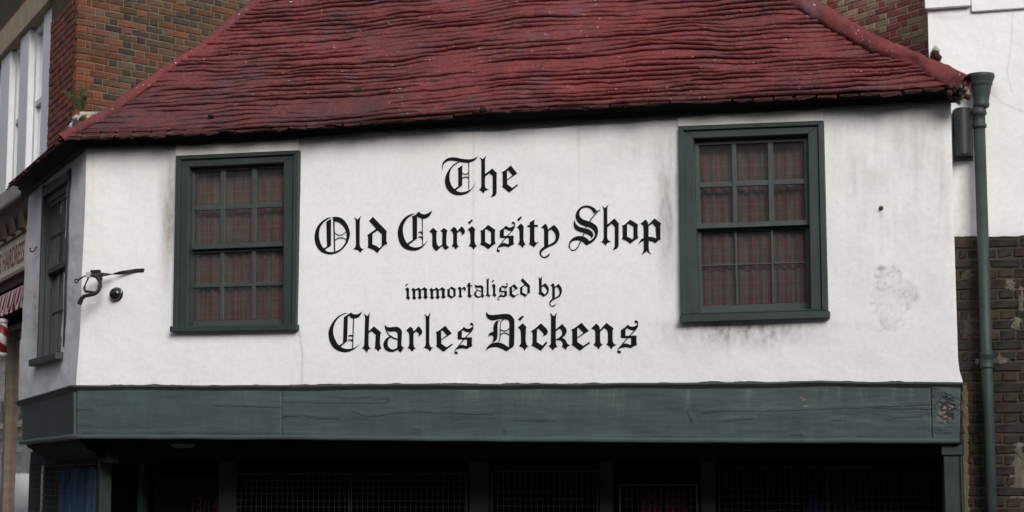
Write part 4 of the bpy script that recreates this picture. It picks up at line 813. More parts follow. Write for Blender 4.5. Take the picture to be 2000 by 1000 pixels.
def gb(name, x0, x1, y0, y1, mat, parent, ob=-0.08, of=0.0, bevel=0.004):
    u0, z1 = GF.uz(np.array(float(x0)), np.array(float(y0)), of); u1, z0 = GF.uz(np.array(float(x1)), np.array(float(y1)), of)
    return ubox(name, GF, u0, u1, z0 if y1 < 999 else 0.03, z1, ob, of, mat, parent, bevel)
tu0, tz0 = GF.uz(np.array(232.), np.array(903.), 0.02); tu1, _ = GF.uz(np.array(1842.), np.array(903.), 0.02)
ubox('transom', GF, tu0, tu1, tz0, zs + 0.005, -0.06, 0.02, MAT_SOFFIT, shop)
for x0, x1 in ((428, 459), (916, 955), (1170, 1197), (1368, 1398)): gb('post', x0, x1, 900, 1000, MAT_POST, shop, -0.1, 0.03)
# front corner post at the right end, with a small capital
qbox('corner_post', [(1842, 888), (1878, 888), (1882, 1006), (1846, 1006)], F, -0.02, -0.20, MAT_PIPE, shop, 0.006)
u0, z1 = F.uz(np.array(1838.), np.array(868.)); u1, z0 = F.uz(np.array(1880.), np.array(889.))
ubox('post_capital', F, u0, u1, z0, z1 - 0.005, -0.22, 0.0, MAT_PIPE, shop, 0.006)
ua2, za2 = F.uz(np.array(1844.), np.array(1000.)); ub2, _ = F.uz(np.array(1881.), np.array(1000.)); ubox('corner_post', F, ua2, ub2, 0.0, za2 - 0.02, -0.2, -0.022, MAT_PIPE, shop, 0.0)
def wire_panel(pl, u0, u1, z0, z1, off, parent, su=0.050, sz=0.058, w=0.0022):
    bx = []; r = random.Random(3)
    for u in np.arange(u0, u1 + 1e-6, su): bx.append(ubv(pl, u - w, u + w, z0, z1, off - w, off + w))
    for z in np.arange(z1, z0, -sz): bx.append(ubv(pl, u0, u1, z - w, z + w, off - w - 0.003, off + w - 0.003))
    o = multibox('wire_mesh', bx, MAT_WIRE, parent); o['kind'] = 'stuff'; return o
for x0, x1, y0 in ((462, 682, 926), (688, 912, 926), (962, 1166, 922), (1212, 1361, 948), (1405, 1612, 914), (1618, 1832, 914)):
    u0, z1 = GF.uz(np.array(float(x0)), np.array(float(y0)), 0.04); u1, _ = GF.uz(np.array(float(x1)), np.array(float(y0)), 0.04)
    gr = bpy.data.objects.new('grille', None); col.objects.link(gr); gr.parent = shop; ROOTLOC[gr] = rootloc(shop)
    wire_panel(GF, u0, u1, 0.9, z1, 0.045, gr)
    fm = [ubv(GF, u0 - 0.008, u0, 0.9, z1, 0.035, 0.055), ubv(GF, u1, u1 + 0.008, 0.9, z1, 0.035, 0.055), ubv(GF, u0 - 0.008, u1 + 0.008, z1, z1 + 0.008, 0.034, 0.054)]
    multibox('grille_frame', fm, MAT_WIRE if y0 < 940 else MAT_LAMP, gr)
    ubox('shop_pane', GF, u0 - 0.02, u1 + 0.02, 0.6, z1 + 0.02, -0.03, -0.026, MAT_CLEARGLASS, shop)
for u0_, u1_ in ((GF.uz(np.array(459.), np.array(980.))[0], GF.uz(np.array(1842.), np.array(980.))[0]),): ubox('stall_riser', GF, u0_, u1_, 0.03, 0.6, -0.06, -0.01, MAT_POST, shop)
# doorway with the street number, left of the posts
gb('door', 300, 428, 930, 1000, MAT_SOFFIT, shop, -0.34, -0.30)
# window on the side street, under the jetty
GS = Plane((S.p - S.n * 0.32)[:2], S.d[:2])
def sg(x, y, off=0.0): return GS.uz(np.array(float(x)), np.array(float(y)), off)
us0, zt = sg(66, 893); us1, _ = sg(92, 893); us2, _ = sg(200, 893)
zt2 = zs - 0.12
sb = [S.pt(np.array(S.uz(np.array(48.), np.array(869.))[0]), np.array(zs)), b0]
loft('corbel', np.array([farB2 + S.d * 0.03, b0]), np.array([S.n, mit]), [(-0.02, 0.0), (-0.03, -0.03), (-0.07, -0.05), (-0.10, -0.09), (-0.19, -0.115), (-0.20, -0.15), (-0.30, -0.16)], MAT_SOFFIT, shop)
ul, _ = GS.uz(np.array(62.), np.array(950.)); ur = us2 + 0.3
for uu_, ww in ((ul, 0.05), (us1, 0.05), (us2 - 0.05, 0.09)): ubox('post', GS, uu_, uu_ + ww, 0.0, zt2, -0.08, 0.03, MAT_POST, shop, 0.003)
ubox('transom', GS, ul, ur, zt2 - 0.04, zt2 + 0.1, -0.08, 0.025, MAT_SOFFIT, shop)
for a, b in ((ul + 0.06, us1 - 0.01), (us1 + 0.06, us2 - 0.06)):
    gr = bpy.data.objects.new('grille', None); col.objects.link(gr); gr.parent = shop; ROOTLOC[gr] = rootloc(shop)
    wire_panel(GS, a, b, 0.8, zt2 - 0.05, 0.04, gr, 0.06, 0.058)
    if a < us1: ubox('shop_pane', GS, a - 0.01, b + 0.01, 0.6, zt2, -0.03, -0.026, MAT_CLEARGLASS, shop)
ubox('stall_riser', GS, ul, ur, 0.0, 0.6, -0.06, -0.01, MAT_POST, shop)
# canted return from the side window to the recessed door
cR = GS.pt(np.array(us2), np.array(0.0)); dR = GF.pt(np.array(GF.uz(np.array(300.), np.array(950.))[0]), np.array(0.0)) - F.n * 0.3
dv = dR - cR; PLR = Plane(cR[:2], dv[:2]); ln = float(np.linalg.norm(dv[:2]))
ubox('return_wall', PLR, 0.0, ln, 0.0, 0.7, -0.06, 0.0, MAT_POST, shop)
for s_ in (0.05, 0.6): ubox('post', PLR, s_ * ln, s_ * ln + 0.06, 0.7, zs - 0.12, -0.06, 0.01, MAT_POST, shop)
ubox('transom', PLR, 0, ln, zs - 0.14, zs, -0.07, 0.02, MAT_SOFFIT, shop)

def text_mesh(name, body, fn, mat, parent, font_scale=1.0):
    cu = bpy.data.curves.new('tmp', 'FONT'); cu.body = body; cu.resolution_u = 4; to = bpy.data.objects.new('tmp', cu); col.objects.link(to)
    dg = bpy.context.evaluated_depsgraph_get(); me = bpy.data.meshes.new_from_object(to.evaluated_get(dg)); bpy.data.objects.remove(to)
    v = np.array([x.co[:] for x in me.vertices]); lo, hi = v.min(0), v.max(0); uvn = (v[:, :2] - lo[:2]) / (hi[:2] - lo[:2])
    W = fn(uvn[:, 0], uvn[:, 1]); fs = [tuple(p.vertices) for p in me.polygons]; return mesh_obj(name, W, fs, mat, parent)
dn0, dz0 = GF.uz(np.array(374.), np.array(1004.), -0.29); dn1, dz1 = GF.uz(np.array(427.), np.array(972.), -0.29)
text_mesh('house_number', '13/14', lambda u, v: GF.pt(dn0 + u * (dn1 - dn0), dz0 + v * (dz1 - dz0) + 0.012 * np.sin(u * 9), -0.295), MAT_ORANGE, shop)

# display in the windows
def garment(c, wdt, h, nrm, mat, label, seed):
    d = np.array([-nrm[1], nrm[0], 0.0]); nu, nv = 14, 18; Ug, Vg = np.meshgrid(np.linspace(-1, 1, nu), np.linspace(0, 1, nv))
    wv = wdt / 2 * (0.62 + 0.38 * np.clip(Vg * 5, 0, 1) - 0.12 * np.sin(Vg * 3.1))
    bulge = 0.06 * np.sqrt(np.clip(1 - Ug ** 2, 0, 1)) + 0.012 * np.sin(Ug * 9 + Vg * 3 + seed)
    base = np.array(c) + (Ug * wv)[..., None] * d - (Vg * h + 0.05 * np.abs(Ug))[..., None] * ZUP
    Gf = np.concatenate([base + bulge[..., None] * nrm, (base - bulge[..., None] * nrm)[:, ::-1]], 1); c_ = Gf.reshape(-1, 3).mean(0)
    o = grid_obj('hanging_garment', Gf - c_, mat, None); o.location = c_; tag(o, label, 'garment', 'garments hanging in the shop windows'); return o
for k, (px_, w_, lab) in enumerate(((130, 0.16, 'leftmost and narrowest of three blue garments behind the corner grille'), (157, 0.26, 'middle and widest of three blue garments behind the corner grille'), (187, 0.18, 'rightmost of three blue garments behind the corner grille'))):
    ctr = GS.hit(np.array(float(px_)), np.array(911. + 9 * (k == 0)), -0.12); garment(ctr, w_, 0.75, F.n, MAT_BLUE, lab, k)
for k, (px_, py_, w_, m_, lab) in enumerate(((1592, 965, 0.22, MAT_BLUE, 'blue garment in the right shop window beside the grey one'), (1650, 955, 0.20, MAT_GREYCLOTH, 'grey garment in the right shop window'))):
    garment(GF.hit(np.array(float(px_)), np.array(float(py_)), -0.22), w_, 0.6, F.n, m_, lab, 7 + k)
for x0, x1, lab in ((1250, 1293, 'left of two faded red panels behind the small framed grille'), (1297, 1345, 'right of two faded red panels behind the small framed grille')):
    u0, z1 = GF.uz(np.array(float(x0)), np.array(962.), -0.12); u1, _ = GF.uz(np.array(float(x1)), np.array(962.), -0.12)
    o = finish('display_panel', ubv(GF, u0, u1, 0.7, z1, -0.15, -0.12), BOXF, MAT_PINK, None, 0.004); tag(o, lab, 'panel', 'red display panels')
lp = F.hit(np.array(358.), np.array(861.), -0.25); lo_ = lathe('soffit_lamp', [(0.0, -0.045), (0.08, -0.042), (0.105, -0.02), (0.11, 0.0)], (lp[0], lp[1], zs + 0.008), (0, 0, 1), MAT_LAMP, None); tag(lo_, 'flat round lamp under the jetty above the doorway', 'lamp')

# ================================================================== fittings on the shop walls
zc_ = lambda pts, offs: F.hit(np.array([100 + p[0] / 6.25 for p in pts]), np.array([480 + p[1] / 6.25 for p in pts]), np.array(offs))
ib = thing('iron_bracket', tuple(F.hit(np.array(200.), np.array(535.))), 'black iron hook bracket with a twisted strap on the white wall near the corner', 'bracket')
strap = crom(zc_([(1135, 297), (1030, 302), (900, 322), (780, 342), (700, 350), (620, 352), (540, 354), (455, 356)], [0.006, 0.008, 0.03, 0.06, 0.085, 0.11, 0.14, 0.17]), 10)
sweep('strap', strap, 0.016, 0.004, MAT_IRON, ib, twist=np.interp(np.linspace(0, 1, len(strap)), [0, 0.25, 0.45, 0.7, 1], [1.57, 1.57, 3.1, 5.0, 4.7]), n=8, smooth=False)
sweep('strap_end', crom(zc_([(455, 356), (400, 375), (340, 410), (318, 424)], [0.17, 0.185, 0.20, 0.205]), 4), 0.013, 0.006, MAT_IRON, ib, twist=1.57, smooth=False)
rc = zc_([(308, 431)], [0.21])[0]; th = np.linspace(0, 2 * math.pi, 15)
sweep('ring', np.array([rc + 0.016 * (math.cos(t) * F.d + math.sin(t) * ZUP) for t in th]), 0.006, 0.006, MAT_IRON, ib, n=6)
sweep('hook', crom(zc_([(345, 716), (365, 660), (400, 620), (450, 605), (520, 590), (570, 555), (594, 500), (596, 440), (570, 395), (530, 368), (490, 362)], [0.2, 0.2, 0.195, 0.19, 0.18, 0.165, 0.15, 0.14, 0.14, 0.15, 0.16]), 5), 0.021, 0.016, MAT_IRON, ib, n=8)
lp_ = crom(zc_([(462, 372), (440, 420), (408, 500), (415, 552), (470, 562), (535, 570)], [0.17, 0.175, 0.18, 0.185, 0.185, 0.178]), 5)
sweep('loop', lp_, 0.012, 0.004, MAT_IRON, ib, twist=2.0, smooth=False)
cl = zc_([(455, 355)], [0.178])[0]; cv = wbox(-0.018, 0.018, -0.02, 0.02, -0.022, 0.022); finish('clamp', cv @ np.array(F.rot()).T + cl, BOXF, MAT_STEEL, ib, 0.003)
for (x, y, wq, hq, dpt, o_) in ((545, 315, 0.05, 0.022, 0.02, 0.012), (602, 372, 0.011, 0.055, 0.03, 0.02)):
    pc = zc_([(x, y)], [o_])[0]; cv = wbox(-wq, wq, -dpt, dpt, -hq, hq) * np.array([0.9, 1, 0.6]); finish('wall_plate', cv @ np.array(F.rot()).T + pc, BOXF, MAT_IRON, ib, 0.003)
stm = zc_([(605, 400), (600, 410)], [0.0, 0.15]); sweep('stem', stm, 0.010, 0.010, MAT_IRON, ib)
bc = F.hit(np.array(228.5), np.array(575.)); bell = thing('alarm_bell', tuple(bc), 'small round black domed fitting on the white wall below the iron strap', 'bell')
lathe('back_plate', [(0.060, -0.02), (0.062, 0.012), (0.058, 0.020)], bc, F.n, MAT_GLOSSBLACK, bell, 28)
lathe('dome', [(0.054, 0.018), (0.055, 0.032), (0.050, 0.046), (0.040, 0.056), (0.026, 0.062), (0.0005, 0.064)], bc, F.n, MAT_GLOSSBLACK, bell, 28)
lathe('centre_boss', [(0.013, 0.06), (0.013, 0.072), (0.009, 0.076), (0.0005, 0.077)], bc - F.d * 0.012 + ZUP * 0.006, F.n, MAT_IRON, bell, 12)
hk = crom(S.hit(np.array([59., 59, 61, 65, 68, 69, 72]), np.array([484., 489, 491.5, 491, 488, 485, 482]), np.array([0.05, 0.05, 0.05, 0.05, 0.045, 0.03, 0.0])), 4)
hko = sweep('wall_hook', hk, 0.007, 0.007, MAT_RUST, None, n=6); tag(hko, 'small rusty hook on the side wall left of the narrow window', 'hook')
npos = F.hit(np.array(1721.), np.array(408.), 0.0); nl = thing('rusty_nail', tuple(npos), 'rusty bolt stub in the white wall right of the right window', 'nail')
lathe('shank', [(0.010, -0.02), (0.010, 0.03), (0.008, 0.036)], npos, F.n + ZUP * 0.1, MAT_RUST, nl, 8); lathe('washer', [(0.019, -0.002), (0.019, 0.006)], npos + ZUP * 0.005, F.n, MAT_RUST, nl, 10)

# ================================================================== right: white building, dark brick below
WP = Plane((F.p - F.n * 0.36)[:2], F.d[:2])
wl, _ = WP.uz(np.array(1813.), np.array(60.)); WL = WP.pt(np.array(wl), np.array(0.0))
wb = thing('white_building', tuple(WL), 'tall white rendered building with dark brick base right of the shop', 'building')
_, zj = WP.uz(np.array(1935.), np.array(461.)); ur_, _ = WP.uz(np.array(2000.), np.array(500.)); UR = ur_ + 4.0
NCw, NRw = 260, 220; uw, zw = np.meshgrid(np.linspace(wl, ur_ + 0.8, NCw), np.linspace(zj, 6.2, NRw)); pxw, pyw = proj(WP.pt(uw, zw))
dw = (fbm(uw * 2.5, zw * 2.5, 201, 4) - 0.5) * 0.02; zjag = (fbm(uw * 9, 0 * zw, 203, 3) - 0.5) * 0.03 * np.exp(-(zw - zj) / 0.05)
stw = fbm(uw * 14, zw * 1.5, 202, 4)
def crackline(pts, wd=1.2):
    a = np.array(pts, float); return np.exp(-((pxw - np.interp(pyw, a[:, 1], a[:, 0])) / wd) ** 2) * (pyw > a[0, 1]) * (pyw < a[-1, 1])
jx = (fbm(pyw / 8, pxw * 0, 210, 3) - 0.5) * 8
dirtw = 0.05 * stw + 0.30 * crackline([(1978, 30), (1975, 90), (1967, 140), (1976, 180)], 1.3)
ycr = np.interp(pxw, [1930, 1955, 1980, 2010], [176, 200, 212, 222]) + (fbm(pxw / 7, 0 * pxw, 211, 3) - 0.5) * 6; dirtw += 0.45 * np.exp(-((pyw - ycr) / 1.3) ** 2) * (pxw > 1930)
dirtw += 0.35 * blob(pxw, pyw, 1940, 175, 14, 14) * stw * 1.5 + 0.4 * blob(pxw, pyw, 1826, 100, 8, 14) + 0.35 * blob(pxw, pyw, 1882, 400, 18, 70) * fbm(uw * 30, zw * 30, 204, 3) * 1.4
dirtw += 0.35 * np.exp(-(zw - zj) / 0.015) + 0.2 * blob(pxw, pyw, 1850, 34, 40, 4)
up = grid_obj('rendered_wall', WP.pt(uw, zw + zjag, 0.0) + dw[..., None] * WP.n, MAT_RENDER, wb, attrs={'dirt': np.clip(dirtw, 0, 1), 'warm': 0.12 * blob(pxw, pyw, 1885, 400, 30, 90)}, flip=False)
def plainatt(o, d=0.06):
    for k in ('dirt', 'warm'):
        at = o.data.attributes.new(k, 'FLOAT', 'POINT'); at.data.foreach_set('value', np.full(len(o.data.vertices), d if k == 'dirt' else 0.0, np.float32))
    return o
plainatt(ubox('rendered_wall', WP, ur_ + 0.802, UR, zj, 6.2, -0.3, 0.0, MAT_RENDER, wb))
plainatt(ubox('return_wall', WP, wl + 0.001, wl + 0.25, zj + 0.05, 7.5, -4.5, -0.012, MAT_RENDER, wb))
ucA, zA = WP.uz(np.array(1812.), np.array(21.)); ucB, zB = WP.uz(np.array(1896.), np.array(16.)); ucC, zC = WP.uz(np.array(1990.), np.array(16.))
plainatt(ubox('string_course', WP, ucA - 0.02, ucB, zA + 0.005, zA + 0.35, -0.2, 0.05, MAT_RENDER, wb, 0.006))
plainatt(ubox('string_course', WP, ucB + 0.006, UR, zC - 0.01, zC + 0.34, -0.2, 0.032, MAT_RENDER, wb, 0.006))
plainatt(ubox('upper_wall', WP, wl, UR, zA + 0.36, 7.5, -0.3, 0.0, MAT_RENDER, wb))
lw = ubox('brick_wall', WP, wl, UR, 0.0, zj + 0.01, -0.4, -0.012, MAT_MORTAR_DARK, wb)
def brick_meshes(lx_, ly, lz, mat, nv=5, jit=0.003, ch=0.006):
    out = []
    for i in range(nv):
        rnd = random.Random(i * 7 + int(lx_ * 1000)); bm = bmesh.new(); a, c_ = lx_ / 2, lz / 2; j = lambda: rnd.uniform(-jit, jit)
        ring = lambda y, s_: [bm.verts.new((sx * (a - s_) + j(), y, sz * (c_ - s_) + j())) for sx, sz in ((-1, -1), (1, -1), (1, 1), (-1, 1))]
        r0 = ring(ly / 2, 0); r1 = ring(-ly / 2 + ch, 0); r2 = ring(-ly / 2, ch); bm.faces.new(r2)
        for p, q in ((r0, r1), (r1, r2)):
            for k in range(4): bm.faces.new((p[k], p[(k + 1) % 4], q[(k + 1) % 4], q[k]))
        bmesh.ops.recalc_face_normals(bm, faces=bm.faces); me = bpy.data.meshes.new('brick'); bm.to_mesh(me); bm.free(); me.materials.append(mat); out.append(me)
    return out
def lay_bricks(pl, u0, u1, z0, z1, gauge, joint, colf, vis, mat, parent, proud=0.0, leanf=None, jit=0.003, keep=1.0, L_=0.215, H_=0.1025, spot=None, flip0=0):
    st_m = brick_meshes(L_, 0.05, gauge - joint, mat, jit=jit); hd_m = brick_meshes(H_, 0.05, gauge - joint, mat, jit=jit)
    rot = pl.rot().to_4x4(); n = 0; row = flip0; z = z0 + gauge / 2
    while z < z1:
        u = u0 + (leanf(z) if leanf else 0.0); k = row % 2; cnt = 0; end = u1 + (leanf(z) if leanf else 0.0)
        while u < end - 0.02:
            L0 = L_ if k == 0 else H_
            Lc = min(L0 * (random.uniform(0.97, 1.02)), end - u)
            if row % 2 == 1 and cnt == 1: Lc = min(H_ * 0.44, end - u); k = 0 ^ 1; L0 = H_
            cnt += 1; cpos = pl.pt(np.array(u + Lc / 2), np.array(z + random.uniform(-.0025, .0025)), proud - 0.025 + random.uniform(-.004, .003))
            X, Y = proj(cpos)
            if vis(X, Y) and random.random() < keep:
                o = bpy.data.objects.new('brick', random.choice(st_m if L0 == L_ else hd_m)); col.objects.link(o); o.parent = parent
                m = rot.copy() @ Matrix.Rotation(random.uniform(-.006, .006), 4, 'Y'); m.translation = Vector(cpos - rootloc(parent)); o.matrix_basis = m; o.scale = (Lc / L0, 1, 1)
                o.color = (*colf(u - u0, z, X, Y, L0), 1); n += 1
            u += Lc + joint; k = k ^ 1 if not (row % 2 == 1 and cnt == 1) else 1
        z += gauge; row += 1
    return n
def soot(u, z, X, Y, l):
    c = random.choice([(0.020, 0.018, 0.019), (0.026, 0.022, 0.020), (0.034, 0.025, 0.019), (0.018, 0.018, 0.021), (0.044, 0.030, 0.020), (0.040, 0.024, 0.021), (0.024, 0.022, 0.022)]); 
    return c
ulb, _ = WP.uz(np.array(1862.), np.array(700.))
n1 = lay_bricks(WP, ulb - 0.05, ur_ + 0.3, zj - 0.081 * 29, zj - 0.004, 0.0805, 0.018, soot, lambda X, Y: 1858 < X < 2022 and 440 < Y < 1020, MAT_SOOTBRICK, lw, 0.0, jit=0.008)
# mortar smeared over the brickwork beside the shop, and thrown patches
def splat(name, cx_, cy_, rx_, ry_, seed, mat, th=0.012):
    n = 26; Us, Vs = np.meshgrid(np.linspace(-1.3, 1.3, n), np.linspace(-1.3, 1.3, n)); h = 1 - np.sqrt(Us ** 2 + Vs ** 2) + (fbm(Us * 2.2 + seed, Vs * 2.2, seed, 4) - 0.5) * 1.6
    return grid_obj(name, WP.hit(cx_ + Us * rx_, cy_ + Vs * ry_, np.clip(h, -0.6, 0.35) * th - 0.002), mat, wb, flip=True)
for i in range(9):
    py_ = 772 + i * 28; splat('mortar_smear', 1884.5 + (py_ - 770) * 0.012, py_, 5.5, 19, 300 + i, MAT_MORTAR_YELLOW, 0.02)
for i, (px_, py_, rx_, ry_) in enumerate(((1993, 930, 16, 34), (1990, 880, 8, 12), (1958, 702, 12, 9), (1984, 632, 8, 10), (1973, 558, 8, 10), (1996, 585, 6, 20), (1893, 640, 14, 18), (1890, 540, 12, 10))): splat('mortar_patch', px_, py_, rx_, ry_, 400 + i, MAT_GREYPATCH if i < 6 else MAT_MORTAR_DARK, 0.014)
# drainpipe
PO = 0.115; pc_ = lambda py: WP.hit(np.array(np.interp(py, [240, 1000], [1912.5, 1936.5])), np.array(float(py)), PO)
pz = lambda py: float(pc_(py)[2]); pb = pc_(600); px3 = np.array([pb[0], pb[1], 0.0])
dp = thing('drainpipe', tuple(px3), 'green cast iron drainpipe with flared hopper at the shop\'s right end', 'drainpipe')
rp = 11.3 / FPX * 14.2
lathe('pipe', [(rp, 0.0), (rp, pz(243))], px3, (0, 0, 1), MAT_PIPE, dp, 24)
zh = pz(243)
lathe('socket', [(rp, zh - 0.03), (rp * 1.22, zh - 0.028), (rp * 1.26, zh - 0.015), (rp * 1.22, zh), (rp * 1.06, zh + 0.006), (rp * 1.06, zh + 0.07), (rp * 1.3, zh + 0.075), (rp * 1.34, zh + 0.095), (rp * 1.25, zh + 0.11), (rp * 1.2, zh + 0.13)], px3, (0, 0, 1), MAT_PIPE, dp, 24)
h0 = pz(204); h1 = pz(146); hc = px3 + WP.d * 0.02
lathe('hopper', [(rp * 1.1, h0 - 0.03), (rp * 1.35, h0 - 0.02), (rp * 1.42, h0 + 0.0), (rp * 1.32, h0 + 0.015), (rp * 1.40, h0 + 0.05), (rp * 1.62, h0 + 0.09), (rp * 1.80, h0 + 0.13), (rp * 1.86, h0 + 0.145), (rp * 2.02, h0 + 0.15), (rp * 2.05, h0 + 0.165), (rp * 2.2, h1 - 0.05), (rp * 2.42, h1 - 0.03), (rp * 2.46, h1 - 0.008), (rp * 2.4, h1), (rp * 2.2, h1 + 0.002), (rp * 1.9, h1 - 0.06)], hc, (0, 0, 1), MAT_PIPE, dp, 28)
zk = pz(708)
lathe('collar', [(rp, zk - 0.045), (rp * 1.18, zk - 0.043), (rp * 1.2, zk - 0.03), (rp * 1.1, zk - 0.022), (rp * 1.12, zk + 0.05), (rp * 1.22, zk + 0.055), (rp * 1.15, zk + 0.075), (rp, zk + 0.08)], px3, (0, 0, 1), MAT_PIPE, dp, 24)
for s_ in (-1, 1):
    lug = np.array([px3[0], px3[1], zk + 0.01]) + WP.d * s_ * rp * 1.45 - WP.n * 0.03; cv = wbox(-0.022, 0.022, -0.02, 0.02, -0.022, 0.022); finish('lug', cv @ np.array(WP.rot()).T + lug, BOXF, MAT_PIPE, dp, 0.006)
# half-round perforated box
bxc = WP.hit(np.array(1882.), np.array(304.), 0.10); zb0 = float(bxc[2]); zb1 = float(WP.hit(np.array(1882.), np.array(212.), 0.10)[2])
vbx = thing('perforated_box', tuple(bxc), 'dark green half round perforated box tucked between the shop and drainpipe', 'alarm box')
nseg = 16; prof = [(0.068 * math.cos(t), 0.10 * math.sin(t)) for t in np.linspace(0, math.pi, nseg)]
def hb(z, k=1.0): return [np.array([bxc[0], bxc[1], z]) + WP.d * x * k + WP.n * (y * k - 0.04) for x, y in prof]
Vb_ = hb(zb0, 0.90) + hb(zb0 + 0.012) + hb(zb1); fsb = [tuple(range(nseg)), tuple(range(3 * nseg - 1, 2 * nseg - 1, -1))]
for r_ in (0, 1): fsb += [(r_ * nseg + i, r_ * nseg + i + 1, (r_ + 1) * nseg + i + 1, (r_ + 1) * nseg + i) for i in range(nseg - 1)]
mesh_obj('cover', Vb_, fsb, MAT_BOX, vbx)
ub0 = float((bxc - WP.p) @ WP.d); ubox('back_plate', WP, ub0 - 0.078, ub0 + 0.07, zb0 - 0.03, zb1, 0.0, 0.058, MAT_BOX, vbx, 0.004)
holes = []
for i in range(7):
    for t in (2.25, 2.0):
        c_ = np.array([bxc[0], bxc[1], zb0 + 0.06 + i * 0.036]) + WP.d * 0.0685 * math.cos(t) + WP.n * (0.101 * math.sin(t) - 0.04); holes.append(wbox(-0.003, 0.003, -0.002, 0.002, -0.004, 0.004) @ np.array(WP.rot()).T + c_)
multibox('perforations', holes, MAT_INSIDE, vbx)

# ================================================================== right rear: red and buff brick wing
BD = (math.sin(R(32)), -math.cos(R(32))); bpt = rays(np.array(1830.), np.array(60.)); BW0 = CAM + bpt * (19.2 / bpt[1]); BW = Plane(BW0[:2], BD)
wing = thing('brick_wing', (BW0[0], BW0[1], 0.0), 'red and buff brick building rising behind the roof on the right', 'building')
wg = ubox('wall', BW, -14, 1.5, 0.0, 9.0, -0.3, -0.004, MAT_MORTAR_PALE, wing)
def wingcol(u, z, X, Y, l):
    r_ = random.random(); k = random.uniform(0.85, 1.12)
    b = (0.25, 0.075, 0.066) if (r_ < 0.5) else ((0.32, 0.235, 0.155) if r_ < 0.85 else (0.25, 0.15, 0.11)); return tuple(x * k for x in b)
def pxu(pl, x, y): return pl.uz(np.array(float(x)), np.array(float(y)))
ua_, z_hi = pxu(BW, 1590, -30); ub_, z_lo = pxu(BW, 1830, 120); _, z_hi2 = pxu(BW, 1830, -30)
n2 = lay_bricks(BW, ua_, ub_, min(z_lo, pxu(BW, 1600, 60)[1]) - 0.2, max(z_hi, z_hi2), 0.075, 0.010, wingcol, lambda X, Y: 1570 < X < 1832 and -14 < Y < np.interp(X, hr[:, 0], hr[:, 1]) + 12, MAT_BRICK, wg, 0.004)
for i, (px_, py_, r_, m_) in enumerate(((1828, 98, 0.03, MAT_GREYSTONE), (1826, 106, 0.035, MAT_EAVETILE), (1832, 112, 0.03, MAT_EAVETILE), (1822, 110, 0.025, MAT_MORTAR_DARK))):
    lump('mortar_fillet', WP.hit(np.array(float(px_)), np.array(float(py_)), 0.02), r_, m_, wb, 500 + i, sub_=2)

# ================================================================== left rear: brick corner building with barber's shop
r0 = rays(np.array(148.), np.array(140.)); LC = CAM + r0 * (19.0 / r0[1])
TS = Plane(LC[:2], S.d[:2]); FL = Plane(LC[:2], (math.sin(R(46)), math.cos(R(46))))
lb = thing('brick_corner_building', (LC[0], LC[1], 0.0), 'brick building with white upper windows and barber shopfront beyond the shop\'s left side', 'building')
LEAN = lambda z: (z - LC[2]) * 0.035
def tz(px_, py_, off=0.0): return TS.uz(np.array(float(px_)), np.array(float(py_)), off)
ujr, _ = tz(96, 160)                       # right jamb of the upper window
_, zlb = tz(50, 58); _, zlt = tz(30, 32); _, zsl = tz(40, 361); _, zsb = tz(25, 402); _, zbb = tz(22, 421)
_, zcb = tz(22, 463, 0.2); _, zst = tz(26, 466, 0.15); _, zsg = tz(26, 533, 0.15); _, zat = tz(26, 552, 0.2); _, zaw = tz(26, 606, 0.3); _, zfb = tz(26, 628, 0.0)
ULF = -26.0
flw = ubox('flank_wall', FL, 0.01, 7.0, 0.0, 9.5, -0.02, -0.004, MAT_MORTAR_YELLOW, lb)
swl = ubox('street_wall', TS, ujr, -0.012, 0.0, 9.5, -0.02, -0.006, MAT_MORTAR_DARK, lb)
swu = ubox('street_wall', TS, ULF, ujr, zlt, 9.5, -0.3, -0.006, MAT_MORTAR_DARK, lb)
swb = ubox('street_wall', TS, ULF, ujr, zbb, zsb, -0.3, -0.006, MAT_MORTAR_DARK, lb)
ubox('lintel', TS, ULF, ujr + 0.06, zlb, zlt, -0.3, 0.03, MAT_STONE, lb, 0.006); ubox('window_sill', TS, ULF, ujr + 0.10, zsb, zsl, -0.3, 0.09, MAT_GREYSTONE, lb, 0.01)
def flankcol(u, z, X, Y, l):
    k = random.uniform(0.75, 1.2); r_ = random.random()
    if u < 0.16 + 0.1 * random.random(): b = random.choice([(0.15, 0.048, 0.026), (0.12, 0.042, 0.025), (0.10, 0.045, 0.030)])
    elif r_ < 0.30: b = (0.050, 0.038, 0.030)
    elif r_ < 0.60: b = (0.085, 0.050, 0.031)
    elif r_ < 0.80: b = (0.125, 0.050, 0.031)
    elif r_ < 0.90: b = (0.038, 0.032, 0.029)
    else: b = (0.09, 0.070, 0.048)
    return tuple(x * k for x in b)
u_e, z_t = FL.uz(np.array(560.), np.array(-40.)); _, z_b = FL.uz(np.array(170.), np.array(300.)); _, z_t2 = FL.uz(np.array(150.), np.array(-20.))
n3 = lay_bricks(FL, 0.0, u_e, z_b, max(z_t, z_t2), 0.0755, 0.011, flankcol, lambda X, Y: X < 520 and -12 < Y < np.interp(X, hl[:, 0], hl[:, 1]) + 8, MAT_BRICK, flw, 0.005, jit=0.0035)
redc = lambda u, z, X, Y, l: tuple(x * random.uniform(0.8, 1.15) for x in random.choice([(0.19, 0.060, 0.044), (0.16, 0.055, 0.045), (0.20, 0.068, 0.046), (0.13, 0.055, 0.05)]))
_, zq0 = tz(120, 345); _, zq1 = tz(150, -15)
n4 = lay_bricks(TS, ujr, -0.016, zq0, zq1, 0.0755, 0.007, redc, lambda X, Y: -5 < X < 165 and -15 < Y < 345, MAT_BRICK, swl, 0.003, flip0=1)
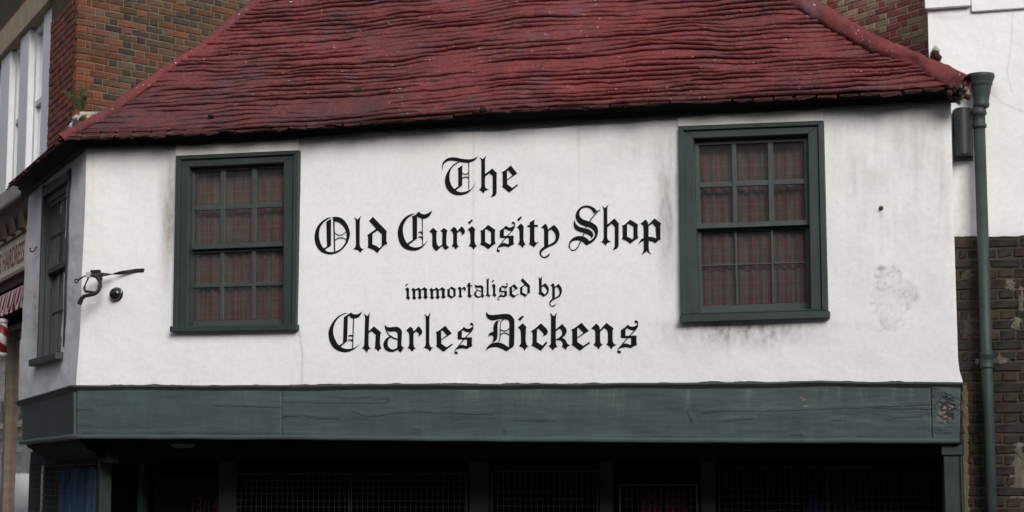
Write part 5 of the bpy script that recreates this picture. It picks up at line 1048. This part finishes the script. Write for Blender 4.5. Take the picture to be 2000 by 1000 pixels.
n5 = lay_bricks(TS, tz(-6, 60)[0], ujr, zlt, tz(60, -20)[1], 0.0755, 0.007, redc, lambda X, Y: -10 < X < 110 and -15 < Y < 70, MAT_BRICK, swu, 0.003)
n6 = lay_bricks(TS, tz(-6, 430)[0], ujr, zbb, zsb, 0.0755, 0.007, redc, lambda X, Y: -10 < X < 60 and 370 < Y < 450, MAT_BRICK, swb, 0.003)
print('bricks', n1, n2, n3, n4, n5, n6)
# upper window: white mullions, recessed sashes
wn = bpy.data.objects.new('window', None); col.objects.link(wn); wn.parent = lb; ROOTLOC[wn] = rootloc(lb)
edges = [tz(x_, 150)[0] for x_ in (99, 73, 50, 33, 14, -3, -18, -32)]
edges[0] = ujr; pit = edges[4] - edges[2]
while edges[-1] + pit > ULF + 1: edges += [edges[-2] + pit, edges[-1] + pit]
for i in range(0, len(edges), 2): ubox('mullion', TS, edges[i + 1], edges[i], zsl, zlb, -0.3, -0.03 - 0.02 * (i == 0), MAT_WHITEWOOD, wn, 0.012)
for i in range(1, len(edges) - 1, 2):
    a_, b_ = edges[i + 1], edges[i]; fw = 0.16 * (b_ - a_)
    ubox('pane', TS, a_ + fw, b_ - fw, zsl + 0.08, zlb - 0.08, -0.145, -0.14, MAT_GLASS, wn)
    multibox('sash', [ubv(TS, b_ - fw, b_, zsl, zlb, -0.17, -0.10), ubv(TS, a_, a_ + fw, zsl, zlb, -0.17, -0.10), ubv(TS, a_ + fw, b_ - fw, zsl, zsl + 0.08, -0.17, -0.101), ubv(TS, a_ + fw, b_ - fw, zlb - 0.08, zlb, -0.17, -0.101), ubv(TS, a_ + fw, b_ - fw, (zsl + zlb) / 2 - 0.03, (zsl + zlb) / 2 + 0.03, -0.17, -0.102)], MAT_WHITEWOOD, wn)
ubox('room_blind', TS, ULF, ujr, zsl, zlb, -0.5, -0.34, MAT_INSIDE, wn)
# shopfront cornice, frame, posts, glass
cpts = TS.pt(np.array([ULF, 0.0]), np.array([zcb, zcb]), 0.0); hh = zbb - zcb
loft('cornice', cpts, np.array([TS.n, TS.n]), [(0.0, 0.0), (0.10, 0.0), (0.12, hh * 0.15), (0.18, hh * 0.3), (0.20, hh * 0.5), (0.21, hh * 0.6), (0.23, hh * 0.8), (0.25, hh * 0.85), (0.25, hh * 0.97), (0.0, hh)], MAT_BROWN, lb)
for i in range(7): ubox('console', TS, -1.2 - i * 0.55, -1.06 - i * 0.55, zcb + 0.01, zcb + hh * 0.55, 0.0, 0.225, MAT_BROWN, lb, 0.02)
ubox('sign_back', TS, ULF, 0.0, zaw - 0.1, zcb, -0.3, -0.001, MAT_SOFFIT, lb)
ubox('shopfront_beam', TS, ULF, 0.0, zfb - 0.06, zaw - 0.1, -0.15, 0.05, MAT_WOOD, lb, 0.006)
upst = [tz(22.5, 650)[0]]; 
for uq_ in [upst[0] - q_ for q_ in (0, 1.9, 4.2, 6.4, 8.6, 10.8, 13.0, 15.2)]: ubox('shopfront_post', TS, uq_ - 0.06, uq_ + 0.06, 0.0, zfb - 0.06, -0.1, 0.05, MAT_WOOD, lb, 0.01)
ubox('shop_glass', TS, ULF, 0.0, 0.45, zfb - 0.06, -0.03, -0.02, MAT_SHOPGLASS, lb); ubox('stall_riser', TS, ULF, 0.0, 0.0, 0.45, -0.1, 0.0, MAT_WOOD, lb)
ubox('shop_interior', TS, ULF, 0.0, 0.0, zaw, -2.0, -1.9, MAT_INSIDE, lb)
# sign board
us_r, _ = tz(60, 480, 0.15); sgn = thing('shop_sign', tuple(TS.pt(np.array(us_r), np.array(zsg), 0.1)), 'long cream sign board with maroon capitals over the barber\'s awning', 'sign')
_, s_t = tz(26, 466, 0.15); 
ubox('board', TS, us_r - 6.0, us_r, zsg, zst, 0.02, 0.14, MAT_CREAM, sgn, 0.006)
multibox('frame', [ubv(TS, us_r - 6.0, us_r + 0.02, zst, zst + 0.045, 0.02, 0.17), ubv(TS, us_r - 6.0, us_r + 0.02, zsg - 0.04, zsg, 0.02, 0.17)], MAT_WOOD, sgn)
ut1, _ = tz(51, 485, 0.143); ut0, _ = tz(-2, 515, 0.143); hgt = zst - zsg
per = (ut1 - ut0) / 11.2
text_mesh('sign_lettering', "'S HAIRDRESSE", lambda u, v: TS.pt(ut0 + u * (ut1 + 0.02 - ut0), zsg + hgt * (0.2 + 0.6 * v), 0.146), MAT_MAROON, sgn)
# awning
aw = thing('awning', tuple(TS.pt(np.array(-1.0), np.array(zaw), 0.2)), 'red and white striped awning with scalloped edge under the cream sign', 'awning')
def stripemat(name, n_per_m):
    m = M(name, 0.85, 0.1); m.co = m.tc.outputs['UV']; sx = m.n('ShaderNodeSeparateXYZ'); m.l(m.co, sx.inputs[0]); v = m.math('FRACT', m.math('MULTIPLY', sx.outputs[0], n_per_m))
    c = m.mix(m.ramp(v, [(0.49, 0.0), (0.51, 1.0)]), (0.15, 0.008, 0.018), (0.36, 0.34, 0.335)); m.base(c); return m.m
MAT_STRIPE = stripemat('striped_canvas', 8.0)
na = 400; ua3 = np.linspace(-7.0, 0.0, na); sc2 = 0.06 * np.abs(np.sin(ua3 * math.pi / 0.22))
Ga = np.array([TS.pt(ua3, np.full(na, zat), np.full(na, 0.06)), TS.pt(ua3, np.full(na, (zat + zaw) / 2 + 0.03), 0.30 + 0.01 * np.sin(ua3 * 14)), TS.pt(ua3, np.full(na, zaw + 0.06), 0.33 + 0.012 * np.sin(ua3 * 14)), TS.pt(ua3, zaw + 0.03 - sc2, 0.335 + 0.02 * np.sin(ua3 * 28.5))])
cv_ = grid_obj('canvas', Ga, MAT_STRIPE, aw, smooth=False); me = cv_.data; uvl = me.uv_layers.new(name='UVMap'); li = np.empty(len(me.loops), np.int32); me.loops.foreach_get('vertex_index', li)
uvs = np.stack([np.tile(ua3, 4), np.repeat(np.arange(4), na)], -1)[li]; uvl.data.foreach_set('uv', uvs.astype(np.float32).ravel())
ubox('awning_box', TS, -7.0, 0.0, zat, zsg - 0.045, 0.0, 0.12, MAT_BROWN, aw)
# barber pole
bpx = TS.hit(np.array(4.), np.array(660.), 0.35); _bz0 = float(TS.hit(np.array(4.), np.array(695.), 0.35)[2]); _bz1 = float(TS.hit(np.array(4.), np.array(626.), 0.35)[2])
bpole = thing('barber_pole', (bpx[0], bpx[1], _bz0), 'red and white spiral barber pole left of the wooden shopfront post', 'barber pole')
mstr = M('barber_spiral', 0.4, 0.4); sx = mstr.n('ShaderNodeSeparateXYZ'); mstr.l(mstr.co, sx.inputs[0]); at2 = mstr.math('ARCTAN2', sx.outputs[1], sx.outputs[0]); v = mstr.math('FRACT', mstr.math('ADD', mstr.math('MULTIPLY', at2, 0.15915), mstr.math('MULTIPLY', sx.outputs[2], 5.0)))
mstr.base(mstr.mix(mstr.ramp(v, [(0.49, 0.0), (0.51, 1.0)]), (0.17, 0.012, 0.02), (0.42, 0.41, 0.40)))
lathe('pole', [(0.055, 0.03), (0.055, _bz1 - _bz0 - 0.03)], (bpx[0], bpx[1], _bz0), (0, 0, 1), mstr.m, bpole)
for zz in (0.0, _bz1 - _bz0 - 0.03): lathe('end_cap', [(0.02, -0.02 + zz), (0.065, zz), (0.065, zz + 0.03), (0.03, zz + 0.05)], (bpx[0], bpx[1], _bz0), (0, 0, 1), MAT_STEEL, bpole)
sweep('arm', np.array([[bpx[0], bpx[1], (_bz0 + _bz1) / 2], np.array([bpx[0], bpx[1], (_bz0 + _bz1) / 2]) - TS.n * 0.33]), 0.012, 0.012, MAT_IRON, bpole)

# ================================================================== roof corner: stone, plastic, fern, moss
zc2 = lambda x, y, o=0.1: F.hit(np.array(100 + x / 8.335), np.array(150 + y / 8.335), o)
sq_ = [(100 + x / 8.335, 150 + y / 8.335) for x, y in ((455, 565), (830, 562), (842, 655), (440, 672))]
stn = thing('stone_block', tuple(zc2(640, 660, 0.0)), 'broken white painted stone lying on the roof corner by the brick wall', 'stone')
vv_ = qverts(sq_, F, 0.02, -0.14); finish('block', vv_, BOXF, simple('lichened_white_stone', (0.50, 0.48, 0.43), 0.9, 0.6, 9, 0.6, 0.2, (0.14, 0.13, 0.11)), stn, 0.012, seg=2)
for i in range(8): lump('rubble', zc2(random.uniform(400, 720), random.uniform(670, 790), 0.02), random.uniform(0.02, 0.05), random.choice([MAT_GREYSTONE, MAT_STONE, MAT_MORTAR_DARK]), stn, 600 + i, sub_=2, amp=0.7)
Np = 14; Up, Vp = np.meshgrid(np.linspace(0, 1, Np), np.linspace(0, 1, Np)); pq = bil([(385, 630), (450, 700), (330, 850), (225, 900)], Up, Vp)
Gp = F.hit(100 + pq[..., 0] / 8.335, 150 + pq[..., 1] / 8.335, 0.06 + (fbm(Up * 5, Vp * 5, 701, 3) - 0.5) * 0.16); c_ = Gp.reshape(-1, 3).mean(0)
o = grid_obj('plastic_sheet', Gp - c_, MAT_PLASTIC, None, smooth=False); o.location = c_; tag(o, 'crumpled pale blue plastic sheet beside the white stone on the roof corner', 'plastic')
fb_ = zc2(490, 560, -0.05); fern = thing('fern', tuple(fb_), 'small green fern growing from the white stone at the roof corner', 'fern')
for i, (x, y, bend) in enumerate(((225, 245, 0.03), (330, 300, 0.02), (545, 195, -0.02), (500, 205, 0.0), (555, 330, -0.03), (400, 360, 0.02))):
    tip = zc2(x, y, -0.05 + 0.06 * math.sin(i * 2.1)); ts = np.linspace(0, 1, 12); mid_ = (fb_ + tip) / 2 + ZUP * 0.05
    c3 = np.array([(1 - t) ** 2 * fb_ + 2 * t * (1 - t) * mid_ + t * t * tip for t in ts]); V = []; fs = []
    tdir = tip - fb_; sdv = np.cross(tdir, F.n); sdv /= np.linalg.norm(sdv)
    for j in range(1, 12):
        ln_ = 0.034 * math.sin(min(1.0, 1.15 - ts[j]) * 1.5) + 0.006
        for sg_ in (-1, 1):
            p0 = c3[j]; d_ = sdv * sg_ * ln_ + tdir * 0.05 + F.n * random.uniform(-.01, .01); wv_ = tdir / np.linalg.norm(tdir) * 0.008; k0 = len(V)
            V += [p0 - wv_, p0 + d_ * 0.5 - wv_, p0 + d_, p0 + d_ * 0.5 + wv_, p0 + wv_]; fs.append((k0, k0 + 1, k0 + 2, k0 + 3, k0 + 4))
    fr_ = mesh_obj('frond', V, fs, MAT_FERN, fern); sweep('stem', c3, 0.0022, 0.0022, MAT_FERN, fern, n=5)
for i, (px_, py_, r_, lab) in enumerate(((694, 179, 0.036, 'dark green moss clump on the red roof, largest, above the lettering\'s left'), (422, 229, 0.028, 'small moss clump low on the red roof near its left end'), (958, 222, 0.03, 'moss clump at the broken eave tiles above the word The'))):
    # rest on the roof: search the slope for the point seen there
    ts = np.linspace(0, 1.3, 400); a_c = (F.hit(np.array(float(px_)), np.array(float(py_)), OH - 0.2) - F.p) @ F.d; X, Y = proj(roofpt(np.full(400, a_c), ts)); j = np.argmin(abs(Y - py_)); pos = roofpt(np.array(a_c), np.array(ts[j]), np.array(0.012))
    o = lump('moss_clump', pos, r_ * 0.75, MAT_MOSS, None, 800 + i, (1.3, 1.0, 0.8), 3, 0.8); tag(o, lab, 'moss', 'moss on the roof')

# ================================================================== across the side street (seen mirrored in the barber's glass) and behind the camera
XT = Plane((TS.p + TS.n * 11.0)[:2], (-TS.d)[:2])
ter = thing('cream_terrace', tuple(XT.pt(np.array(30.0), np.array(0.0))), 'cream stucco terrace mirrored in the barber\'s shop glass', 'building')
ubox('wall', XT, -2, 75, 0.0, 7.9, -0.4, 0.0, MAT_CREAMWALL, ter); 
for zq in (3.6, 7.2): ubox('string_course', XT, -2, 75, zq, zq + 0.25, 0.0, 0.14, MAT_CREAMWALL, ter)
MAT_DARKGLASS = simple('dark_far_glass', (0.03, 0.035, 0.04), 0.1, 0.3, 2, 0, 0.5)
for i in range(22):
    u_ = -1 + i * 3.4
    for z_0, h_ in ((0.9, 2.1), (4.3, 2.3)):
        wq = bpy.data.objects.new('window', None); col.objects.link(wq); wq.parent = ter; ROOTLOC[wq] = rootloc(ter)
        ubox('glass', XT, u_, u_ + 1.2, z_0, z_0 + h_, 0.001, 0.02, MAT_DARKGLASS, wq)
        multibox('frame', [ubv(XT, u_ - 0.15, u_, z_0 - 0.1, z_0 + h_ + 0.2, 0.0, 0.1), ubv(XT, u_ + 1.2, u_ + 1.35, z_0 - 0.1, z_0 + h_ + 0.2, 0.0, 0.1), ubv(XT, u_, u_ + 1.2, z_0 + h_, z_0 + h_ + 0.2, 0.0, 0.1), ubv(XT, u_, u_ + 1.2, z_0 + h_ / 2 - 0.04, z_0 + h_ / 2 + 0.04, 0.0, 0.06), ubv(XT, u_ + 0.57, u_ + 0.63, z_0, z_0 + h_, 0.0, 0.055)], MAT_WHITEWOOD, wq)
    ubox('balcony', XT, u_ - 0.4, u_ + 1.6, 4.05, 4.2, 0.0, 0.7, MAT_CREAMWALL, ter)
    multibox('railing', [ubv(XT, u_ - 0.4, u_ + 1.6, 5.1, 5.14, 0.64, 0.68)] + [ubv(XT, u_ - 0.38 + j * 0.16, u_ - 0.36 + j * 0.16, 4.2, 5.1, 0.65, 0.67) for j in range(13)], MAT_IRON, ter)
bk = thing('reflection_dark_block', tuple(XT.pt(np.array(50.0), np.array(0.0))), 'unseen dark brick block added behind the cream terrace to darken reflected sky', 'building')  # unseen block added to darken the sky mirrored in the side window
ubox('wall', XT, 24, 80, 0.0, 17.0, -6.0, -1.0, simple('dark_block_brick', (0.09, 0.065, 0.05), 0.9, 0.4, 1.2, 0.2), bk)
for i in range(14):
    for z_0 in (8.6, 11.4, 14.2): ubox('window', XT, 26 + i * 3.6, 27.2 + i * 3.6, z_0, z_0 + 1.8, -1.0, -0.96, MAT_DARKGLASS, bk)
# parked van on that side, found by following the mirrored ray
def mirrored(px_, py_, off):
    p = TS.hit(np.array(float(px_)), np.array(float(py_))); d_ = p - CAM; d_ /= np.linalg.norm(d_); d_ = d_ - 2 * (d_ @ TS.n) * TS.n; s_ = (off - 0.0) / (d_ @ TS.n); return p + d_ * s_
vp = mirrored(46, 930, 8.0); uv_ = float((vp - XT.p) @ XT.d); van = thing('parked_van', (vp[0], vp[1], -0.12), 'silver van parked across the side street, mirrored in the barber\'s glass', 'van')
VPn = Plane((vp[:2][0], vp[:2][1]), XT.d[:2])
side_prof = [(-2.4, 0.35), (2.3, 0.35), (2.4, 0.9), (2.2, 1.15), (1.55, 1.3), (0.95, 2.05), (0.6, 2.15), (-2.35, 2.15), (-2.42, 1.0)]
hw = 0.95; V = [VPn.pt(np.array(x), np.array(z - 0.12), y) for y in (hw, -hw) for x, z in side_prof]; nn = len(side_prof)
fs = [tuple(range(nn))[::-1], tuple(range(nn, 2 * nn))] + [(i, (i + 1) % nn, (i + 1) % nn + nn, i + nn) for i in range(nn)]
finish('body', V, fs, MAT_VAN, van, 0.05, True, 2)
for y in (hw + 0.002, -hw - 0.01): ubox('side_window', VPn, 0.2, 1.15, 1.15, 1.8, y, y + 0.008, MAT_DARKGLASS, van)
ws = [VPn.pt(np.array(x), np.array(z - 0.12), y) + VPn.d * 0.03 for x, z, y in ((1.5, 1.36, 0.8), (1.5, 1.36, -0.8), (0.98, 2.0, -0.75), (0.98, 2.0, 0.75))]; mesh_obj('windscreen', ws, [(0, 1, 2, 3)], MAT_DARKGLASS, van)
for x in (-1.5, 1.5):
    for y in (hw - 0.1, -hw + 0.1): wc = VPn.pt(np.array(x), np.array(0.2), y); lathe('wheel', [(0.12, -0.11), (0.32, -0.10), (0.32, 0.10), (0.12, 0.11)], wc, VPn.n, MAT_TYRE, van, 20)
op = thing('sky_block_terrace', (0.0, -7.0, 0.0), 'unseen brick terrace across the street, added to block low sky light', 'building')  # unseen, added to block low sky light and darken front window reflections
mesh_obj('wall', wbox(-30, 30, -7.6, -7.0, 0, 11.0), BOXF, MAT_OPPBRICK, op)
for i in range(14):
    for z_0 in (1.0, 4.3): 
        x = -28 + i * 4.2; finish('window', wbox(x, x + 1.1, -7.05, -6.97, z_0, z_0 + 1.9), BOXF, MAT_DARKGLASS, op)
